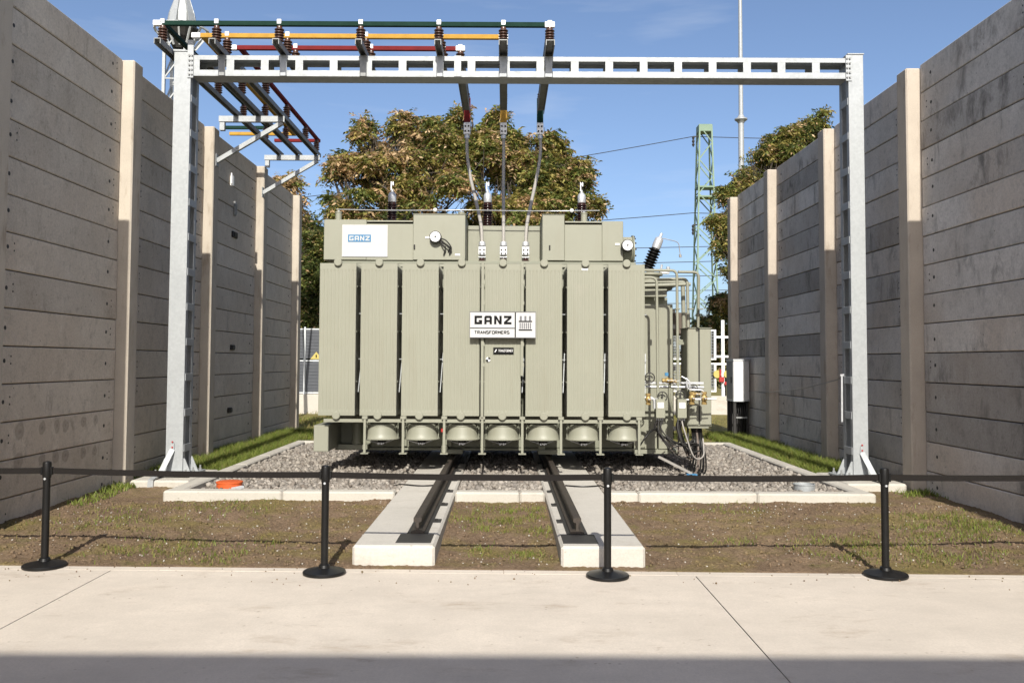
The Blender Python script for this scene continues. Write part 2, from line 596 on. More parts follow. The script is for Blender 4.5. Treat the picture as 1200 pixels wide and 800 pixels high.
def gravel_mat():
    t = NT("crushed stone", 0.85, spec=0.25)
    c = t.ramp(t.island(), (0.0, (0.085, 0.074, 0.062)), (0.25, (0.24, 0.217, 0.186)), (0.5, (0.155, 0.142, 0.127)),
               (0.75, (0.34, 0.31, 0.27)), (1.0, (0.125, 0.104, 0.085)))
    c = t.mix(t.ramp(t.noise(50, 5), (0.4, 0.0), (0.7, 0.35)), c, (0.2, 0.165, 0.14))
    t.col(c)
    t.bump(t.noise(60, 5), 0.3, 0.006)
    return t.mat


m_gravel = gravel_mat()
m_gravel_bed = simple("gravel bed", (0.16, 0.135, 0.115), (0.09, 0.075, 0.065), 20, 0.9, bump=0.8, bscale=30)
m_pebble = simple("pale pebble", (0.42, 0.39, 0.34), (0.30, 0.27, 0.23), 20, 0.8)


def leaf_mat(name, c, c2, trans=0.35):
    t = NT(name, 0.55, spec=0.3)
    cc = t.ramp(t.island(), (0.0, c), (0.55, c2), (1.0, tuple(x * 0.62 for x in c)))
    t.col(cc)
    tr = t.n('ShaderNodeBsdfTranslucent')
    t.l(cc, tr.inputs[0])
    ms = t.n('ShaderNodeMixShader')
    ms.inputs[0].default_value = trans
    out = t.t.nodes['Material Output']
    t.l(t.b.outputs[0], ms.inputs[1])
    t.l(tr.outputs[0], ms.inputs[2])
    t.l(ms.outputs[0], out.inputs[0])
    return t.mat


m_lf_green = leaf_mat("leaf green", (0.135, 0.175, 0.042), (0.215, 0.235, 0.06))
m_lf_dark = leaf_mat("leaf dark green", (0.062, 0.088, 0.026), (0.10, 0.125, 0.036))
m_lf_olive = leaf_mat("leaf olive", (0.40, 0.325, 0.095), (0.27, 0.25, 0.07))
m_lf_rust = leaf_mat("leaf rust", (0.50, 0.31, 0.16), (0.58, 0.40, 0.22))
m_lf_tan = leaf_mat("leaf tan", (0.66, 0.50, 0.31), (0.52, 0.36, 0.19))
m_grass = leaf_mat("grass blade", (0.12, 0.17, 0.028), (0.19, 0.225, 0.042), 0.3)
m_grass_dry = leaf_mat("dry grass blade", (0.27, 0.225, 0.08), (0.19, 0.175, 0.05), 0.3)

# ------------------------------------------------------------------ the ground
gm = MB()
gm.add([(-400, -400, -0.10), (400, -400, -0.10), (400, 900, -0.10), (-400, 900, -0.10)], [(0, 1, 2, 3)])
o = gm.build("ground", m_field, kind='structure')
o['label'] = 'wide dry ground reaching to the horizon beyond the fences'


def vnoise(x, y, f, seed):
    r = np.random.default_rng(seed)
    s = np.zeros_like(x)
    for k in range(7):
        a, ph = r.uniform(0, 6.283, 2)
        fr = f * r.uniform(0.5, 1.7)
        s += np.sin((x * np.cos(a) + y * np.sin(a)) * fr + ph)
    return s / 2.6


def soil_z(x, y):
    t = np.clip((y - 7.95) / 2.4, 0, 1)
    base = 0.0 + 0.095 * t ** 0.9
    edge = np.clip((y - 7.9) / 0.5, 0.12, 1)
    base = base - 0.04 * (y < 7.93 - 0.021 * x + 0.012)
    return base + (vnoise(x, y, 3.0, 1) * 0.010 + vnoise(x, y, 11, 2) * 0.006 + vnoise(x, y, 30, 3) * 0.004) * edge


def grid_sheet(name, x0, x1, y0, y1, nx, ny, zf, mat, jitter=0.0, **props):
    xs, ys = np.meshgrid(np.linspace(x0, x1, nx), np.linspace(y0, y1, ny))
    zs = zf(xs, ys) + nrg.normal(0, jitter, xs.shape)
    V = np.stack([xs, ys, zs], -1).reshape(-1, 3)
    i = np.arange((ny - 1) * nx).reshape(ny - 1, nx)[:, :-1].ravel()
    F = np.stack([i, i + 1, i + nx + 1, i + nx], -1)
    return np_mesh(name, V, F, mat, smooth=True, **props)


o = grid_sheet("soil", -5.75, 5.95, 7.80, 12.7, 420, 176, lambda x, y: soil_z(x, y) - 0.001, m_soil, 0.004, kind='structure')
o['label'] = 'brown bare soil with mossy patches in front of the gravel pit'
o = grid_sheet("lawn", -5.75, 5.95, 12.7, 22.0, 120, 100, lambda x, y: 0.085 + 0.02 * vnoise(x, y, 3, 9), m_field, 0.006, kind='structure')
o['label'] = 'grass ground beside and behind the gravel pit'
o = grid_sheet("field", -30, 30, 22.0, 60.0, 60, 40, lambda x, y: 0.09 + 0.03 * vnoise(x, y, 1, 5) , m_field, 0.01, kind='structure')
o['label'] = 'dry yellowish lawn behind the concrete walls'


def edge_y(x):
    return 7.93 - 0.021 * x


pave = thing("pavement", 'pale concrete pavement of large slabs across the foreground', None, (0, 3, 0), kind='structure')
JX = [-13.51, -8.46, -3.41, 1.64, 6.69, 11.74]
for a, b in zip(JX[:-1], JX[1:]):
    for (ya, yb) in ((None, 1.2), (1.2, -3.95)):
        g = 0.0045
        top = [(a + g, (edge_y(a) - 0.125) if ya is None else ya - g), (b - g, (edge_y(b) - 0.125) if ya is None else ya - g)]
        poly = [(a + g, yb + g), (b - g, yb + g), top[1], top[0]]
        mb = MB()
        mb.prism(poly, lambda p, q, d: (p, q, d), -0.09, 0.0)
        mb.build("slab", m_pave, pave)
for k in range(17):
    a, b = -13.5 + k * 1.5, -12.004 + k * 1.5
    mb = MB()
    mb.prism([(a, edge_y(a) - 0.120), (b, edge_y(b) - 0.120), (b, edge_y(b)), (a, edge_y(a))],
             lambda p, q, d: (p, q, d), -0.09, 0.003 + rnd.uniform(-0.002, 0.002))
    mb.build("edging_stone", m_pave, pave)

# ------------------------------------------------------------------ unseen canopy: edge set by the pavement shadow, open form shaped for fill light
shade_canopy = thing("canopy", 'unseen canopy behind the viewpoint, opened up for fill light, its edge shading the nearest pavement', 'canopy', (0, -6, 0))
mb = MB()
mb.box(-26, 26, -7.6, -4.0, 6.74, 7.04, 0.03)
mb.build("roof", m_canopy, shade_canopy)
for k, x in enumerate((-22, -15, -8.5, 8.5, 15, 22)):
    mb = MB()
    mb.box(x - 0.14, x + 0.14, -6.2, -5.9, -0.05, 6.735, 0.01)
    mb.build("post", m_galv_dark, shade_canopy)

# ------------------------------------------------------------------ concrete plank walls
def plank_wall(name, label, side, xin, xplank, posts, joints, top, mat_p, mat_q, post_top):
    t = thing(name, label, 'wall', (side * 5.5, 12, 0))
    s = side
    for y in posts:
        mb = MB()
        xa, xb = sorted((s * xin, s * (xplank + 0.24)))
        mb.box(xa, xb, y, y + 0.30, -0.1, post_top + rnd.uniform(-0.01, 0.015), 0.018)
        mb.build("post", mat_q, t)
    xa, xb = sorted((s * xplank, s * (xplank + 0.14)))
    holes = MB()
    spans = list(zip(posts[:-1], posts[1:]))
    zs = [top] + joints
    cache = {}
    for (ya, yb) in spans:
        y0, y1 = ya + 0.31, yb - 0.012
        for z1, z0 in zip(zs[:-1], zs[1:]):
            key = (round(y1 - y0, 3), round(z1 - z0, 3))
            if key not in cache:
                mb = MB()
                mb.box(-0.07, 0.07, -(y1 - y0) / 2, (y1 - y0) / 2, -(z1 - z0) / 2 + 0.006, (z1 - z0) / 2 - 0.006, 0.009)
                me = bpy.data.meshes.new("plank")
                me.from_pydata(mb.v, [], mb.f)
                me.materials.append(mat_p)
                cache[key] = me
            off = rnd.uniform(-0.006, 0.006)
            c = Vector(((xa + xb) / 2 + off, (y0 + y1) / 2, (z0 + z1) / 2))
            local_link("plank", cache[key], t, c - t.location,
                       (0, rnd.uniform(-0.006, 0.006), rnd.uniform(-0.0010, 0.0010)))
            for yy in ((y0 + 0.30), (y1 - 0.30)):
                zz = (z0 + z1) / 2 + rnd.uniform(-0.02, 0.05)
                xf = s * xplank + off
                holes.cyl((xf + s * 0.02, yy, zz), (xf - s * 0.0025, yy, zz), 0.024, n=8)
                if rnd.random() < 0.45:
                    for dz in (0.05, -0.03):
                        holes.cyl((xf + s * 0.02, yy + 0.13, zz + dz), (xf - s * 0.002, yy + 0.13, zz + dz), 0.012, n=6)
    ho = holes.build("tie_hole", m_dark, t)
    ho['kind'] = 'stuff'
    # dark filler behind the joints
    mb = MB()
    xb0, xb1 = sorted((s * (xplank + 0.15), s * (xplank + 0.19)))
    mb.box(xb0, xb1, posts[0] + 0.1, posts[-1] + 0.1, -0.1, top - 0.05)
    mb.build("backing", m_dark, t)
    return t


PL = [2.28, 5.64, 9.00, 12.36, 15.80, 19.14, 22.45]
PR = [2.57, 5.77, 8.97, 12.17, 15.36, 18.68, 21.80]
wall_l = plank_wall("concrete_wall", 'warm brown-grey concrete plank wall on the left, carrying the busbar brackets', -1, 5.20, 5.37, PL,
                    [5.656 - 0.41 * k for k in range(15)], 6.02, m_wall_l, m_post, 6.0)
wall_r = plank_wall("concrete_wall", 'dark stained grey concrete plank wall on the right, beside the white cabinet', 1, 5.50, 5.69, PR,
                    [5.53 - 0.396 * k for k in range(15)], 5.93, m_wall_r, m_post_r, 5.88)
# small fittings on the left wall
for (y, z, wy, hz, m) in ((17.6, 4.30, 0.30, 0.12, m_dark), (17.6, 2.08, 0.22, 0.10, m_dark), (17.5, 0.86, 0.20, 0.10, m_dark),
                          (17.6, 4.82, 0.10, 0.28, m_galv_dark)):
    mb = MB()
    mb.box(-5.375, -5.33, y - wy / 2, y + wy / 2, z - hz / 2, z + hz / 2, 0.01)
    mb.box(-5.33, -5.315, y - wy / 3, y + wy / 3, z - hz / 3, z + hz / 3, 0.004)
    mb.build("wall_socket", m, wall_l)
mb = MB()
mb.box(-5.37, -5.31, 17.3, 17.40, 5.22, 5.42, 0.01)
mb.cyl((-5.33, 17.27, 5.46), (-5.33, 17.27, 5.26), 0.015, n=8)
mb.build("junction_box", m_white, wall_l)

# ------------------------------------------------------------------ gravel pit with its kerb
kerb = thing("kerb", 'low white concrete kerb framing the gravel pit', None, (0.2, 11.2, 0), kind='structure')
KX0, KX1, KY0, KY1 = -4.24, 4.62, 11.2, 18.45
for nm in range(6):
    xa = KX0 + (KX1 - KX0) * nm / 6
    xb = KX0 + (KX1 - KX0) * (nm + 1) / 6
    # front run stops at the plinths
    segs = [(xa, xb)]
    out = []
    for (p, q) in segs:
        cuts = [(-1.36, -0.615), (0.505, 1.262)]
        cur = [(p, q)]
        for (c0, c1) in cuts:
            nxt = []
            for (u, v) in cur:
                if v <= c0 or u >= c1:
                    nxt.append((u, v))
                else:
                    if u < c0:
                        nxt.append((u, c0))
                    if v > c1:
                        nxt.append((c1, v))
            cur = nxt
        out += cur
    for (u, v) in out:
        if v - u < 0.02:
            continue
        mb = MB()
        mb.box(u + (0.002 if nm else 0), v - 0.002, KY0, KY0 + 0.22, -0.05, 0.205, 0.022)
        mb.build("kerb_stone", m_kerb, kerb)
    mb = MB()
    mb.box(xa + 0.002, xb - 0.002, KY1 - 0.2, KY1, -0.05, 0.2, 0.02)
    mb.build("kerb_stone", m_kerb, kerb)
for k in range(5):
    ya = KY0 + 0.222 + (KY1 - KY0 - 0.424) * k / 5
    yb = KY0 + 0.222 + (KY1 - KY0 - 0.424) * (k + 1) / 5
    for (x0, x1) in ((KX0, KX0 + 0.2), (KX1 - 0.2, KX1)):
        mb = MB()
        mb.box(x0, x1, ya + 0.002, yb - 0.002, -0.05, 0.2, 0.02)
        mb.build("kerb_stone", m_kerb, kerb)
mb = MB()
mb.box(KX0 + 0.2, KX1 - 0.2, KY0 + 0.2, KY1 - 0.2, -0.04, 0.125)
o = mb.build("gravel_bed", m_gravel_bed, kind='structure')
o['label'] = 'floor of the gravel pit under the stones'

PLI = [(-1.355, -0.618), (0.508, 1.260)]


def make_stones(n_target, x0, x1, y0, y1, z, rlo, rhi, excl, zf=None):
    ph = (1 + 5 ** 0.5) / 2
    ico = np.array([(-1, ph, 0), (1, ph, 0), (-1, -ph, 0), (1, -ph, 0), (0, -1, ph), (0, 1, ph), (0, -1, -ph), (0, 1, -ph),
                    (ph, 0, -1), (ph, 0, 1), (-ph, 0, -1), (-ph, 0, 1)]) / math.sqrt(1 + ph * ph)
    fac = np.array([(0, 11, 5), (0, 5, 1), (0, 1, 7), (0, 7, 10), (0, 10, 11), (1, 5, 9), (5, 11, 4), (11, 10, 2), (10, 7, 6), (7, 1, 8),
                    (3, 9, 4), (3, 4, 2), (3, 2, 6), (3, 6, 8), (3, 8, 9), (4, 9, 5), (2, 4, 11), (6, 2, 10), (8, 6, 7), (9, 8, 1)])
    x = nrg.uniform(x0, x1, n_target)
    y = nrg.uniform(y0, y1, n_target)
    ok = np.ones(n_target, bool)
    for (a, b) in excl:
        ok &= ~((x > a - 0.02) & (x < b + 0.02))
    x, y = x[ok], y[ok]
    n = len(x)
    r = nrg.uniform(rlo, rhi, n)
    sc = nrg.uniform(0.55, 1.25, (n, 1, 3)) * r[:, None, None]
    V = ico[None] * (1 + nrg.normal(0, 0.16, (n, 12, 1))) * sc
    a, b = nrg.uniform(0, 6.283, n), nrg.uniform(0, 6.283, n)
    ca, sa, cb, sb = np.cos(a), np.sin(a), np.cos(b), np.sin(b)
    X, Y, Z = V[..., 0], V[..., 1], V[..., 2]
    Y, Z = Y * cb[:, None] - Z * sb[:, None], Y * sb[:, None] + Z * cb[:, None]
    X, Y = X * ca[:, None] - Y * sa[:, None], X * sa[:, None] + Y * ca[:, None]
    zz = z if zf is None else zf(x, y) + z
    V = np.stack([X + x[:, None], Y + y[:, None], Z + (zz + nrg.uniform(-0.3, 0.5, n) * r)[:, None]], -1).reshape(-1, 3)
    F = (fac[None] + (np.arange(n) * 12)[:, None, None]).reshape(-1, 3)
    return V, F


V, F = make_stones(19000, KX0 + 0.22, KX1 - 0.22, KY0 + 0.25, KY1 - 0.22, 0.135, 0.020, 0.046, PLI)
o = np_mesh("gravel", V, F, m_gravel, kind='stuff')
o['label'] = 'coarse grey-brown crushed stone filling the pit under the transformer'
V, F = make_stones(900, -5.3, 5.5, 8.08, 11.15, 0.0, 0.004, 0.011, PLI, soil_z)
o = np_mesh("pebbles", V, F, m_pebble, kind='stuff')
o['label'] = 'small pale pebbles strewn over the bare soil'
V, F = make_stones(420, -5.2, 5.4, 7.25, 8.0, 0.004, 0.003, 0.009, [], lambda x, y: np.zeros_like(x))
keep = (V.reshape(-1, 12, 3)[:, 0, 1] < 7.92 - 0.021 * V.reshape(-1, 12, 3)[:, 0, 0]) & (V.reshape(-1, 12, 3)[:, 0, 1] > 7.92 - 0.65 * nrg.uniform(0, 1, len(V) // 12) ** 2.2)
V = V.reshape(-1, 12, 3)[keep].reshape(-1, 3)
F = F[:len(V) // 12 * 20]
o = np_mesh("grit", V, F, m_soil, kind='stuff')
o['label'] = 'grains of earth and grit scattered along the pavement edge'
V, F = make_stones(6500, -5.3, 5.5, 8.06, 11.15, 0.0, 0.006, 0.020, PLI, soil_z)
o = np_mesh("soil_clods", V, F, m_soil, kind='stuff')
o['label'] = 'crumbs and clods of brown earth on the bare soil'

# ------------------------------------------------------------------ rail plinths and rails
def rail_prof():
    return [(-0.065, 0.0), (0.065, 0.0), (0.065, 0.014), (0.012, 0.030), (0.012, 0.100), (0.038, 0.112), (0.038, 0.142), (0.030, 0.150),
            (-0.030, 0.150), (-0.038, 0.142), (-0.038, 0.112), (-0.012, 0.100), (-0.012, 0.030), (-0.065, 0.014)]


for (x0, x1), rx, sd, word in ((PLI[0], -0.825, 1, 'left'), (PLI[1], 0.695, -1, 'right')):
    mb = MB()
    mb.box(x0, x1, 8.07, 17.4, -0.09, 0.182, 0.022)
    pl = mb.build("rail_plinth", m_plinth)
    tag(pl, 'white concrete track beam under the %s rail' % word, 'plinth', 'concrete track beams')
    rt = thing("rail", 'dark steel rail on the %s concrete track beam' % word, 'rail', (rx, 8.6, 0.186), 'rails under the transformer')
    mb = MB()
    mb.prism(rail_prof(), lambda a, b, d: (rx + a, d, 0.192 + b), 17.2, 8.6)
    mb.build("rail_bar", m_rail, rt)
    mb = MB()
    mb.box(rx - 0.16, rx + 0.16, 8.19, 8.60, 0.178, 0.188, 0.003)
    mb.box(rx - 0.10, rx + 0.10, 8.61, 17.3, 0.178, 0.1895)
    mb.build("base_plate", m_dark, rt)
    for k in range(6):
        y = 9.22 + k * 1.06
        ex = x1 if sd > 0 else x0
        mb = MB()
        xa, xb = sorted((ex - sd * 0.03, ex - sd * 0.135))
        mb.box(xa, xb, y, y + 0.20, 0.176, 0.187, 0.003)
        mb.cyl(((xa + xb) / 2, y + 0.1, 0.186), ((xa + xb) / 2, y + 0.1, 0.205), 0.018, n=6)
        mb.build("clamp_plate", m_dark, rt)
    # thin cable lying over the beam
    pts = []
    ya = 11.95
    for k in range(15):
        u = k / 14
        xx = (x0 - 0.05) + (x1 - x0 + 0.02) * (0.15 + 0.55 * u) if sd > 0 else x1 + 0.03 - (x1 - x0) * (0.02 + 0.62 * u)
        pts.append((xx, ya - 0.10 * math.sin(3.1 * u), 0.194))
    if sd > 0:
        pts = [(x0 - 0.12, ya + 0.05, 0.17), (x0 - 0.04, ya + 0.02, 0.195)] + pts
    else:
        pts = [(x1 + 0.10, ya - 0.45, 0.17), (x1 + 0.05, ya - 0.2, 0.19)] + pts
    mb = MB()
    mb.tube(pts, 0.009, 6)
    tag(mb.build("cable", m_black, smooth=40), 'thin black cable lying across the %s track beam' % word, 'cable')


# ------------------------------------------------------------------ grasses
def blades(name, x, y, z, hlo, hhi, wd, lean, mats, midx, label):
    n = len(x)
    a = nrg.uniform(0, 6.283, n)
    h = nrg.uniform(hlo, hhi, n)
    la = nrg.uniform(0, 6.283, n)
    ln = nrg.uniform(0, lean, n) * h
    dx, dy = np.cos(a) * wd / 2, np.sin(a) * wd / 2
    mx_, my_ = np.cos(la) * ln * 0.35, np.sin(la) * ln * 0.35
    V = np.stack([np.stack([x - dx, y - dy, z], -1), np.stack([x + dx, y + dy, z], -1),
                  np.stack([x + dx * 0.7 + mx_, y + dy * 0.7 + my_, z + h * 0.55], -1),
                  np.stack([x - dx * 0.7 + mx_, y - dy * 0.7 + my_, z + h * 0.55], -1),
                  np.stack([x + np.cos(la) * ln, y + np.sin(la) * ln, z + h], -1)], 1).reshape(-1, 3)
    b = np.arange(n)[:, None] * 5
    F = np.concatenate([b + np.array([[0, 1, 2]]), b + np.array([[0, 2, 3]]), b + np.array([[3, 2, 4]])], 0)
    mi = np.tile(midx, 3)
    o = np_mesh(name, V, F, mats, mi, kind='stuff')
    o['label'] = label
    return o


def scatter(n, x0, x1, y0, y1, dens):
    x, y = nrg.uniform(x0, x1, n), nrg.uniform(y0, y1, n)
    ok = nrg.uniform(0, 1, n) < dens(x, y)
    return x[ok], y[ok]


# tall strips along both walls
xs, ys = [], []
dl = lambda x, y: np.clip(0.75 + 0.5 * vnoise(x, y, 2.2, 21), 0.1, 1) * np.clip((y - 12.6) / 0.9, 0.0, 1)
for (a, b, y1) in ((-5.32, -4.27, 21.5), (4.66, 5.62, 21.0)):
    p, q = scatter(46000, a, b, 12.3, y1, dl)
    ok = ~((np.abs(np.abs(p) - 4.72) < 0.52) & (q < 13.5))
    xs.append(p[ok])
    ys.append(q[ok])
p, q = scatter(9000, -4.6, 4.6, 18.5, 21.5, lambda x, y: np.clip(0.4 + 0.5 * vnoise(x, y, 1.5, 4), 0, 1))
xs.append(p)
ys.append(q)
x, y = np.concatenate(xs), np.concatenate(ys)
mi = (nrg.uniform(0, 1, len(x)) < 0.14).astype(int)
blades("grass", x, y, np.full(len(x), 0.075), 0.05, 0.21, 0.011, 1.0, [m_grass, m_grass_dry], mi,
       'bright green grass strips along the foot of both walls')
# weeds at the wall feet near the columns
p1, q1 = scatter(1500, -5.36, -4.95, 10.4, 12.4, lambda x, y: np.clip(vnoise(x, y, 3, 31) * 0.9, 0, 1))
p2, q2 = scatter(3500, 5.2, 5.68, 10.3, 12.8, lambda x, y: np.clip(vnoise(x, y, 3, 32) * 0.9, 0, 1))
x, y = np.concatenate([p1, p2]), np.concatenate([q1, q2])
blades("weeds", x, y, soil_z(x, y), 0.02, 0.09, 0.013, 1.4, [m_grass, m_grass_dry], (nrg.uniform(0, 1, len(x)) < 0.1).astype(int),
       'low weeds growing at the wall feet beside the steel columns')


def sd(x, y):
    d = np.clip(vnoise(x, y, 1.7, 41) * 0.6 - 0.34, 0, 1) * np.clip(0.6 + vnoise(x, y, 7, 42), 0, 1)
    for (cx, cy, rr, k) in ((0.0, 10.2, 0.45, 1.0), (-0.15, 9.6, 0.22, 0.5), (0.18, 8.45, 0.16, 1.0), (-0.2, 8.55, 0.14, 0.7),
                            (0.38, 9.4, 0.2, 0.7), (-2.6, 8.5, 0.2, 0.7), (-2.3, 8.8, 0.13, 0.8), (-4.2, 9.9, 0.5, 0.35), (-3.3, 10.6, 0.5, 0.3),
                            (2.6, 10.6, 0.4, 0.25), (2.3, 9.0, 0.2, 0.35), (4.6, 9.4, 0.5, 0.3)):
        d = np.maximum(d, k * np.exp(-((x - cx) ** 2 + (y - cy) ** 2) / rr ** 2) * np.clip(0.7 + vnoise(x, y, 12, 43), 0, 1))
    for (a, b) in PLI:
        d = np.where((x > a - 0.01) & (x < b + 0.01), 0, d)
    return d


x, y = scatter(120000, -5.2, 5.4, 8.05, 11.18, sd)
blades("sparse_grass", x, y, soil_z(x, y) - 0.005, 0.015, 0.065, 0.008, 1.3, [m_grass, m_grass_dry],
       (nrg.uniform(0, 1, len(x)) < 0.45).astype(int), 'sparse young grass and moss sprouting from the bare soil')
p, q = scatter(60000, -13, 13, 21.5, 31, lambda x, y: np.clip(0.5 + 0.5 * vnoise(x, y, 1.2, 8), 0, 1))
ok = np.abs(p) < 9
blades("meadow_grass", p[ok], q[ok], np.full(ok.sum(), 0.085), 0.04, 0.12, 0.02, 1.0, [m_grass, m_grass_dry],
       (nrg.uniform(0, 1, ok.sum()) < 0.7).astype(int), 'yellowing short grass behind the pit')

# ------------------------------------------------------------------ steel gantry
for x0, x1, word in ((-5.08, -4.27, 'left'), (4.645, 5.46, 'right')):
    mb = MB()
    mb.box(x0, x1, 12.22, 13.5, -0.05, 0.195, 0.025)
    tag(mb.build("foundation_block", m_kerb), 'pale concrete foundation block under the %s gantry column' % word, 'foundation',
        'gantry foundations')

gan = thing("gantry", 'tall galvanised steel gantry of two columns and a slotted beam in front of the transformer', 'gantry', (0.2, 12.88, 0.2))


def laced_column(x0, x1, y0, y1, z0, z1):
    col = MB()
    for (ya, yb) in ((y0, y0 + 0.085), (y1 - 0.085, y1)):
        f = (ya, ya + 0.014) if ya == y0 else (yb - 0.014, yb)
        col.box(x0, x1, f[0], f[1], z0, z1, 0.003)
        g = (f[1], yb) if ya == y0 else (ya, f[0])
        for xa in (x0, x1 - 0.012):
            col.box(xa, xa + 0.012, g[0], g[1], z0, z1)
    o = col.build("column", m_galv, gan)
    z = z0 + 0.30
    k = 0
    while z < z1:
        for xa in (x0 - 0.008, x1 - 0.004):
            mb = MB()
            mb.box(xa, xa + 0.012, y0 + 0.03, y1 - 0.03, z, min(z + 0.105, z1), 0.003)
            mb.build("batten", m_galv, gan)
        z += 0.50
    mb = MB()
    mb.box(x0 - 0.012, x1 + 0.012, y0 - 0.012, y1 + 0.012, z1, z1 + 0.018, 0.003)
    mb.build("cap_plate", m_galv, gan)
    # base plate, gussets, bolts
    xc, yc = (x0 + x1) / 2, (y0 + y1) / 2
    mb = MB()
    mb.box(xc - 0.27, xc + 0.27, y0 - 0.18, y1 + 0.18, 0.205, 0.232, 0.004)
    mb.build("base_plate", m_galv, gan)
    for sx in (-1, 1):
        for yy in (y0 + 0.02, y1 - 0.04):
            xe = x0 if sx < 0 else x1
            mb = MB()
            mb.prism([(0, 0), (0.11, 0), (0.02, 0.21), (0, 0.21)], lambda a, b, d: (xe + sx * (a + 0.002), d, 0.232 + b), yy, yy + 0.014)
            mb.build("gusset", m_galv, gan)
    bl = MB()
    for sx in (-1, 1):
        for sy in (-1, 0, 1):
            px, py = xc + sx * 0.21, yc + sy * (0.12 + (y1 - y0) / 2)
            bl.cyl((px, py, 0.232), (px, py, 0.300), 0.013, n=8)
            bl.cyl((px, py, 0.232), (px, py, 0.256), 0.024, n=6)
    bl.build("anchor_bolt", m_galv_dark, gan, smooth=40)


CLX = (-4.777, -4.535)
CRX = (4.915, 5.13)
GY0, GY1 = 12.70, 13.06
laced_column(*CLX, GY0, GY1, 0.232, 6.255)
laced_column(*CRX, GY0, GY1, 0.232, 6.255)
# earthing straps down the foot of each column
for xs_, dx in ((CLX[0] + 0.10, -0.085), (CRX[0] + 0.12, 0.09)):
    mb = MB()
    mb.bar((xs_, GY0 - 0.012, 0.66), (xs_ + 0.0, GY0 - 0.014, 0.56), 0.05, 0.006, up=(0, 1, 0))
    mb.bar((xs_, GY0 - 0.016, 0.57), (xs_ + dx, GY0 - 0.22, 0.262), 0.07, 0.010, up=(0, 1, 0.4))
    mb.bar((xs_ + dx, GY0 - 0.215, 0.265), (xs_ + dx * 1.25, 12.195, 0.205), 0.075, 0.010, up=(0, 0.3, 1))
    mb.bar((xs_ + dx * 1.25, 12.20, 0.212), (xs_ + dx * 1.3, 12.195, 0.06), 0.075, 0.010, up=(0, 1, 0))
    mb.build("earthing_strap", m_galv, gan)
    for k in range(2):
        mb = MB()
        zc = 0.60 + k * 0.075
        mb.cyl((xs_, GY0 - 0.015, zc), (xs_, GY0 - 0.026, zc), 0.012, n=8)
        mb.build("strap_bolt", m_red, gan)

# beam
BZ0, BZ1 = 5.905, 6.205
BX0, BX1 = CLX[1] + 0.004, CRX[0] - 0.004
BY0, BY1 = 12.705, 13.02
mb = MB()
for (ya, yb) in ((BY0, BY0 + 0.012), (BY1 - 0.012, BY1)):
    mb.box(BX0, BX1, ya, yb, 6.137, BZ1, 0.002)
    mb.box(BX0, BX1, ya, yb, BZ0 + 0.012, 5.992, 0.002)
mb.box(BX0, BX1, BY0 + 0.013, BY1 - 0.013, BZ1 - 0.014, BZ1 - 0.003)
mb.box(BX0, BX1, BY0, BY1, BZ0, BZ0 + 0.012)
mb.build("beam", m_galv, gan)
xb = -2.98 - 0.4955 * 3
while xb < BX1 - 0.06:
    for (ya, yb) in ((BY0 + 0.001, BY0 + 0.011), (BY1 - 0.011, BY1 - 0.001)):
        mb = MB()
        mb.box(max(xb - 0.055, BX0 + 0.01), xb + 0.055, ya, yb, 5.990, 6.139)
        mb.build("batten", m_galv, gan)
    xb += 0.4955
for xe, sx in ((BX0, 1), (BX1, -1)):
    xa, xc_ = sorted((xe - sx * 0.05, xe + sx * 0.035))
    mb = MB()
    mb.box(xa, xc_, GY0 - 0.014, GY0 - 0.001, 5.87, 6.245 if sx < 0 else 6.42, 0.002)
    mb.build("splice_plate", m_galv, gan)
    mb = MB()
    for k in range(5):
        zc = 5.92 + k * 0.068
        mb.cyl((xe - sx * 0.02, GY0 - 0.014, zc), (xe - sx * 0.02, GY0 - 0.034, zc), 0.015, n=6)
        mb.cyl((xe + sx * 0.018, GY0 - 0.014, zc), (xe + sx * 0.018, GY0 - 0.034, zc), 0.012, n=6)
    mb.build("splice_bolt", m_galv_dark, gan)


def channel(x, ya, yb, z0=6.212, h=0.078, wd=0.095, mat=None, parent=None, name="bracket"):
    mb = MB()
    mb.box(x - wd / 2, x + wd / 2, ya, yb, z0 + h - 0.012, z0 + h)
    mb.box(x - wd / 2, x - wd / 2 + 0.010, ya, yb, z0, z0 + h - 0.013)
    mb.box(x + wd / 2 - 0.010, x + wd / 2, ya, yb, z0, z0 + h - 0.013)
    return mb.build(name, mat or m_galv_dark, parent)


BR = [-4.09, -3.206, -2.056, -0.954]
DR = [-0.70, -0.045, 0.61]
for x in BR:
    channel(x, 12.25, 13.72, parent=gan)
channel(DR[0], 13.2, 15.72, wd=0.125, parent=gan)
channel(DR[1], 12.25, 15.72, wd=0.125, parent=gan)
channel(DR[2], 12.25, 15.72, wd=0.125, parent=gan)
for x in BR + DR:
    mb = MB()
    mb.box(x - 0.05, x + 0.05, BY0 - 0.012, BY0 - 0.001, BZ0 + 0.002, BZ1 + 0.006, 0.002)
    mb.build("clamp_plate", m_galv_dark if x in BR[::2] else m_galv, gan)

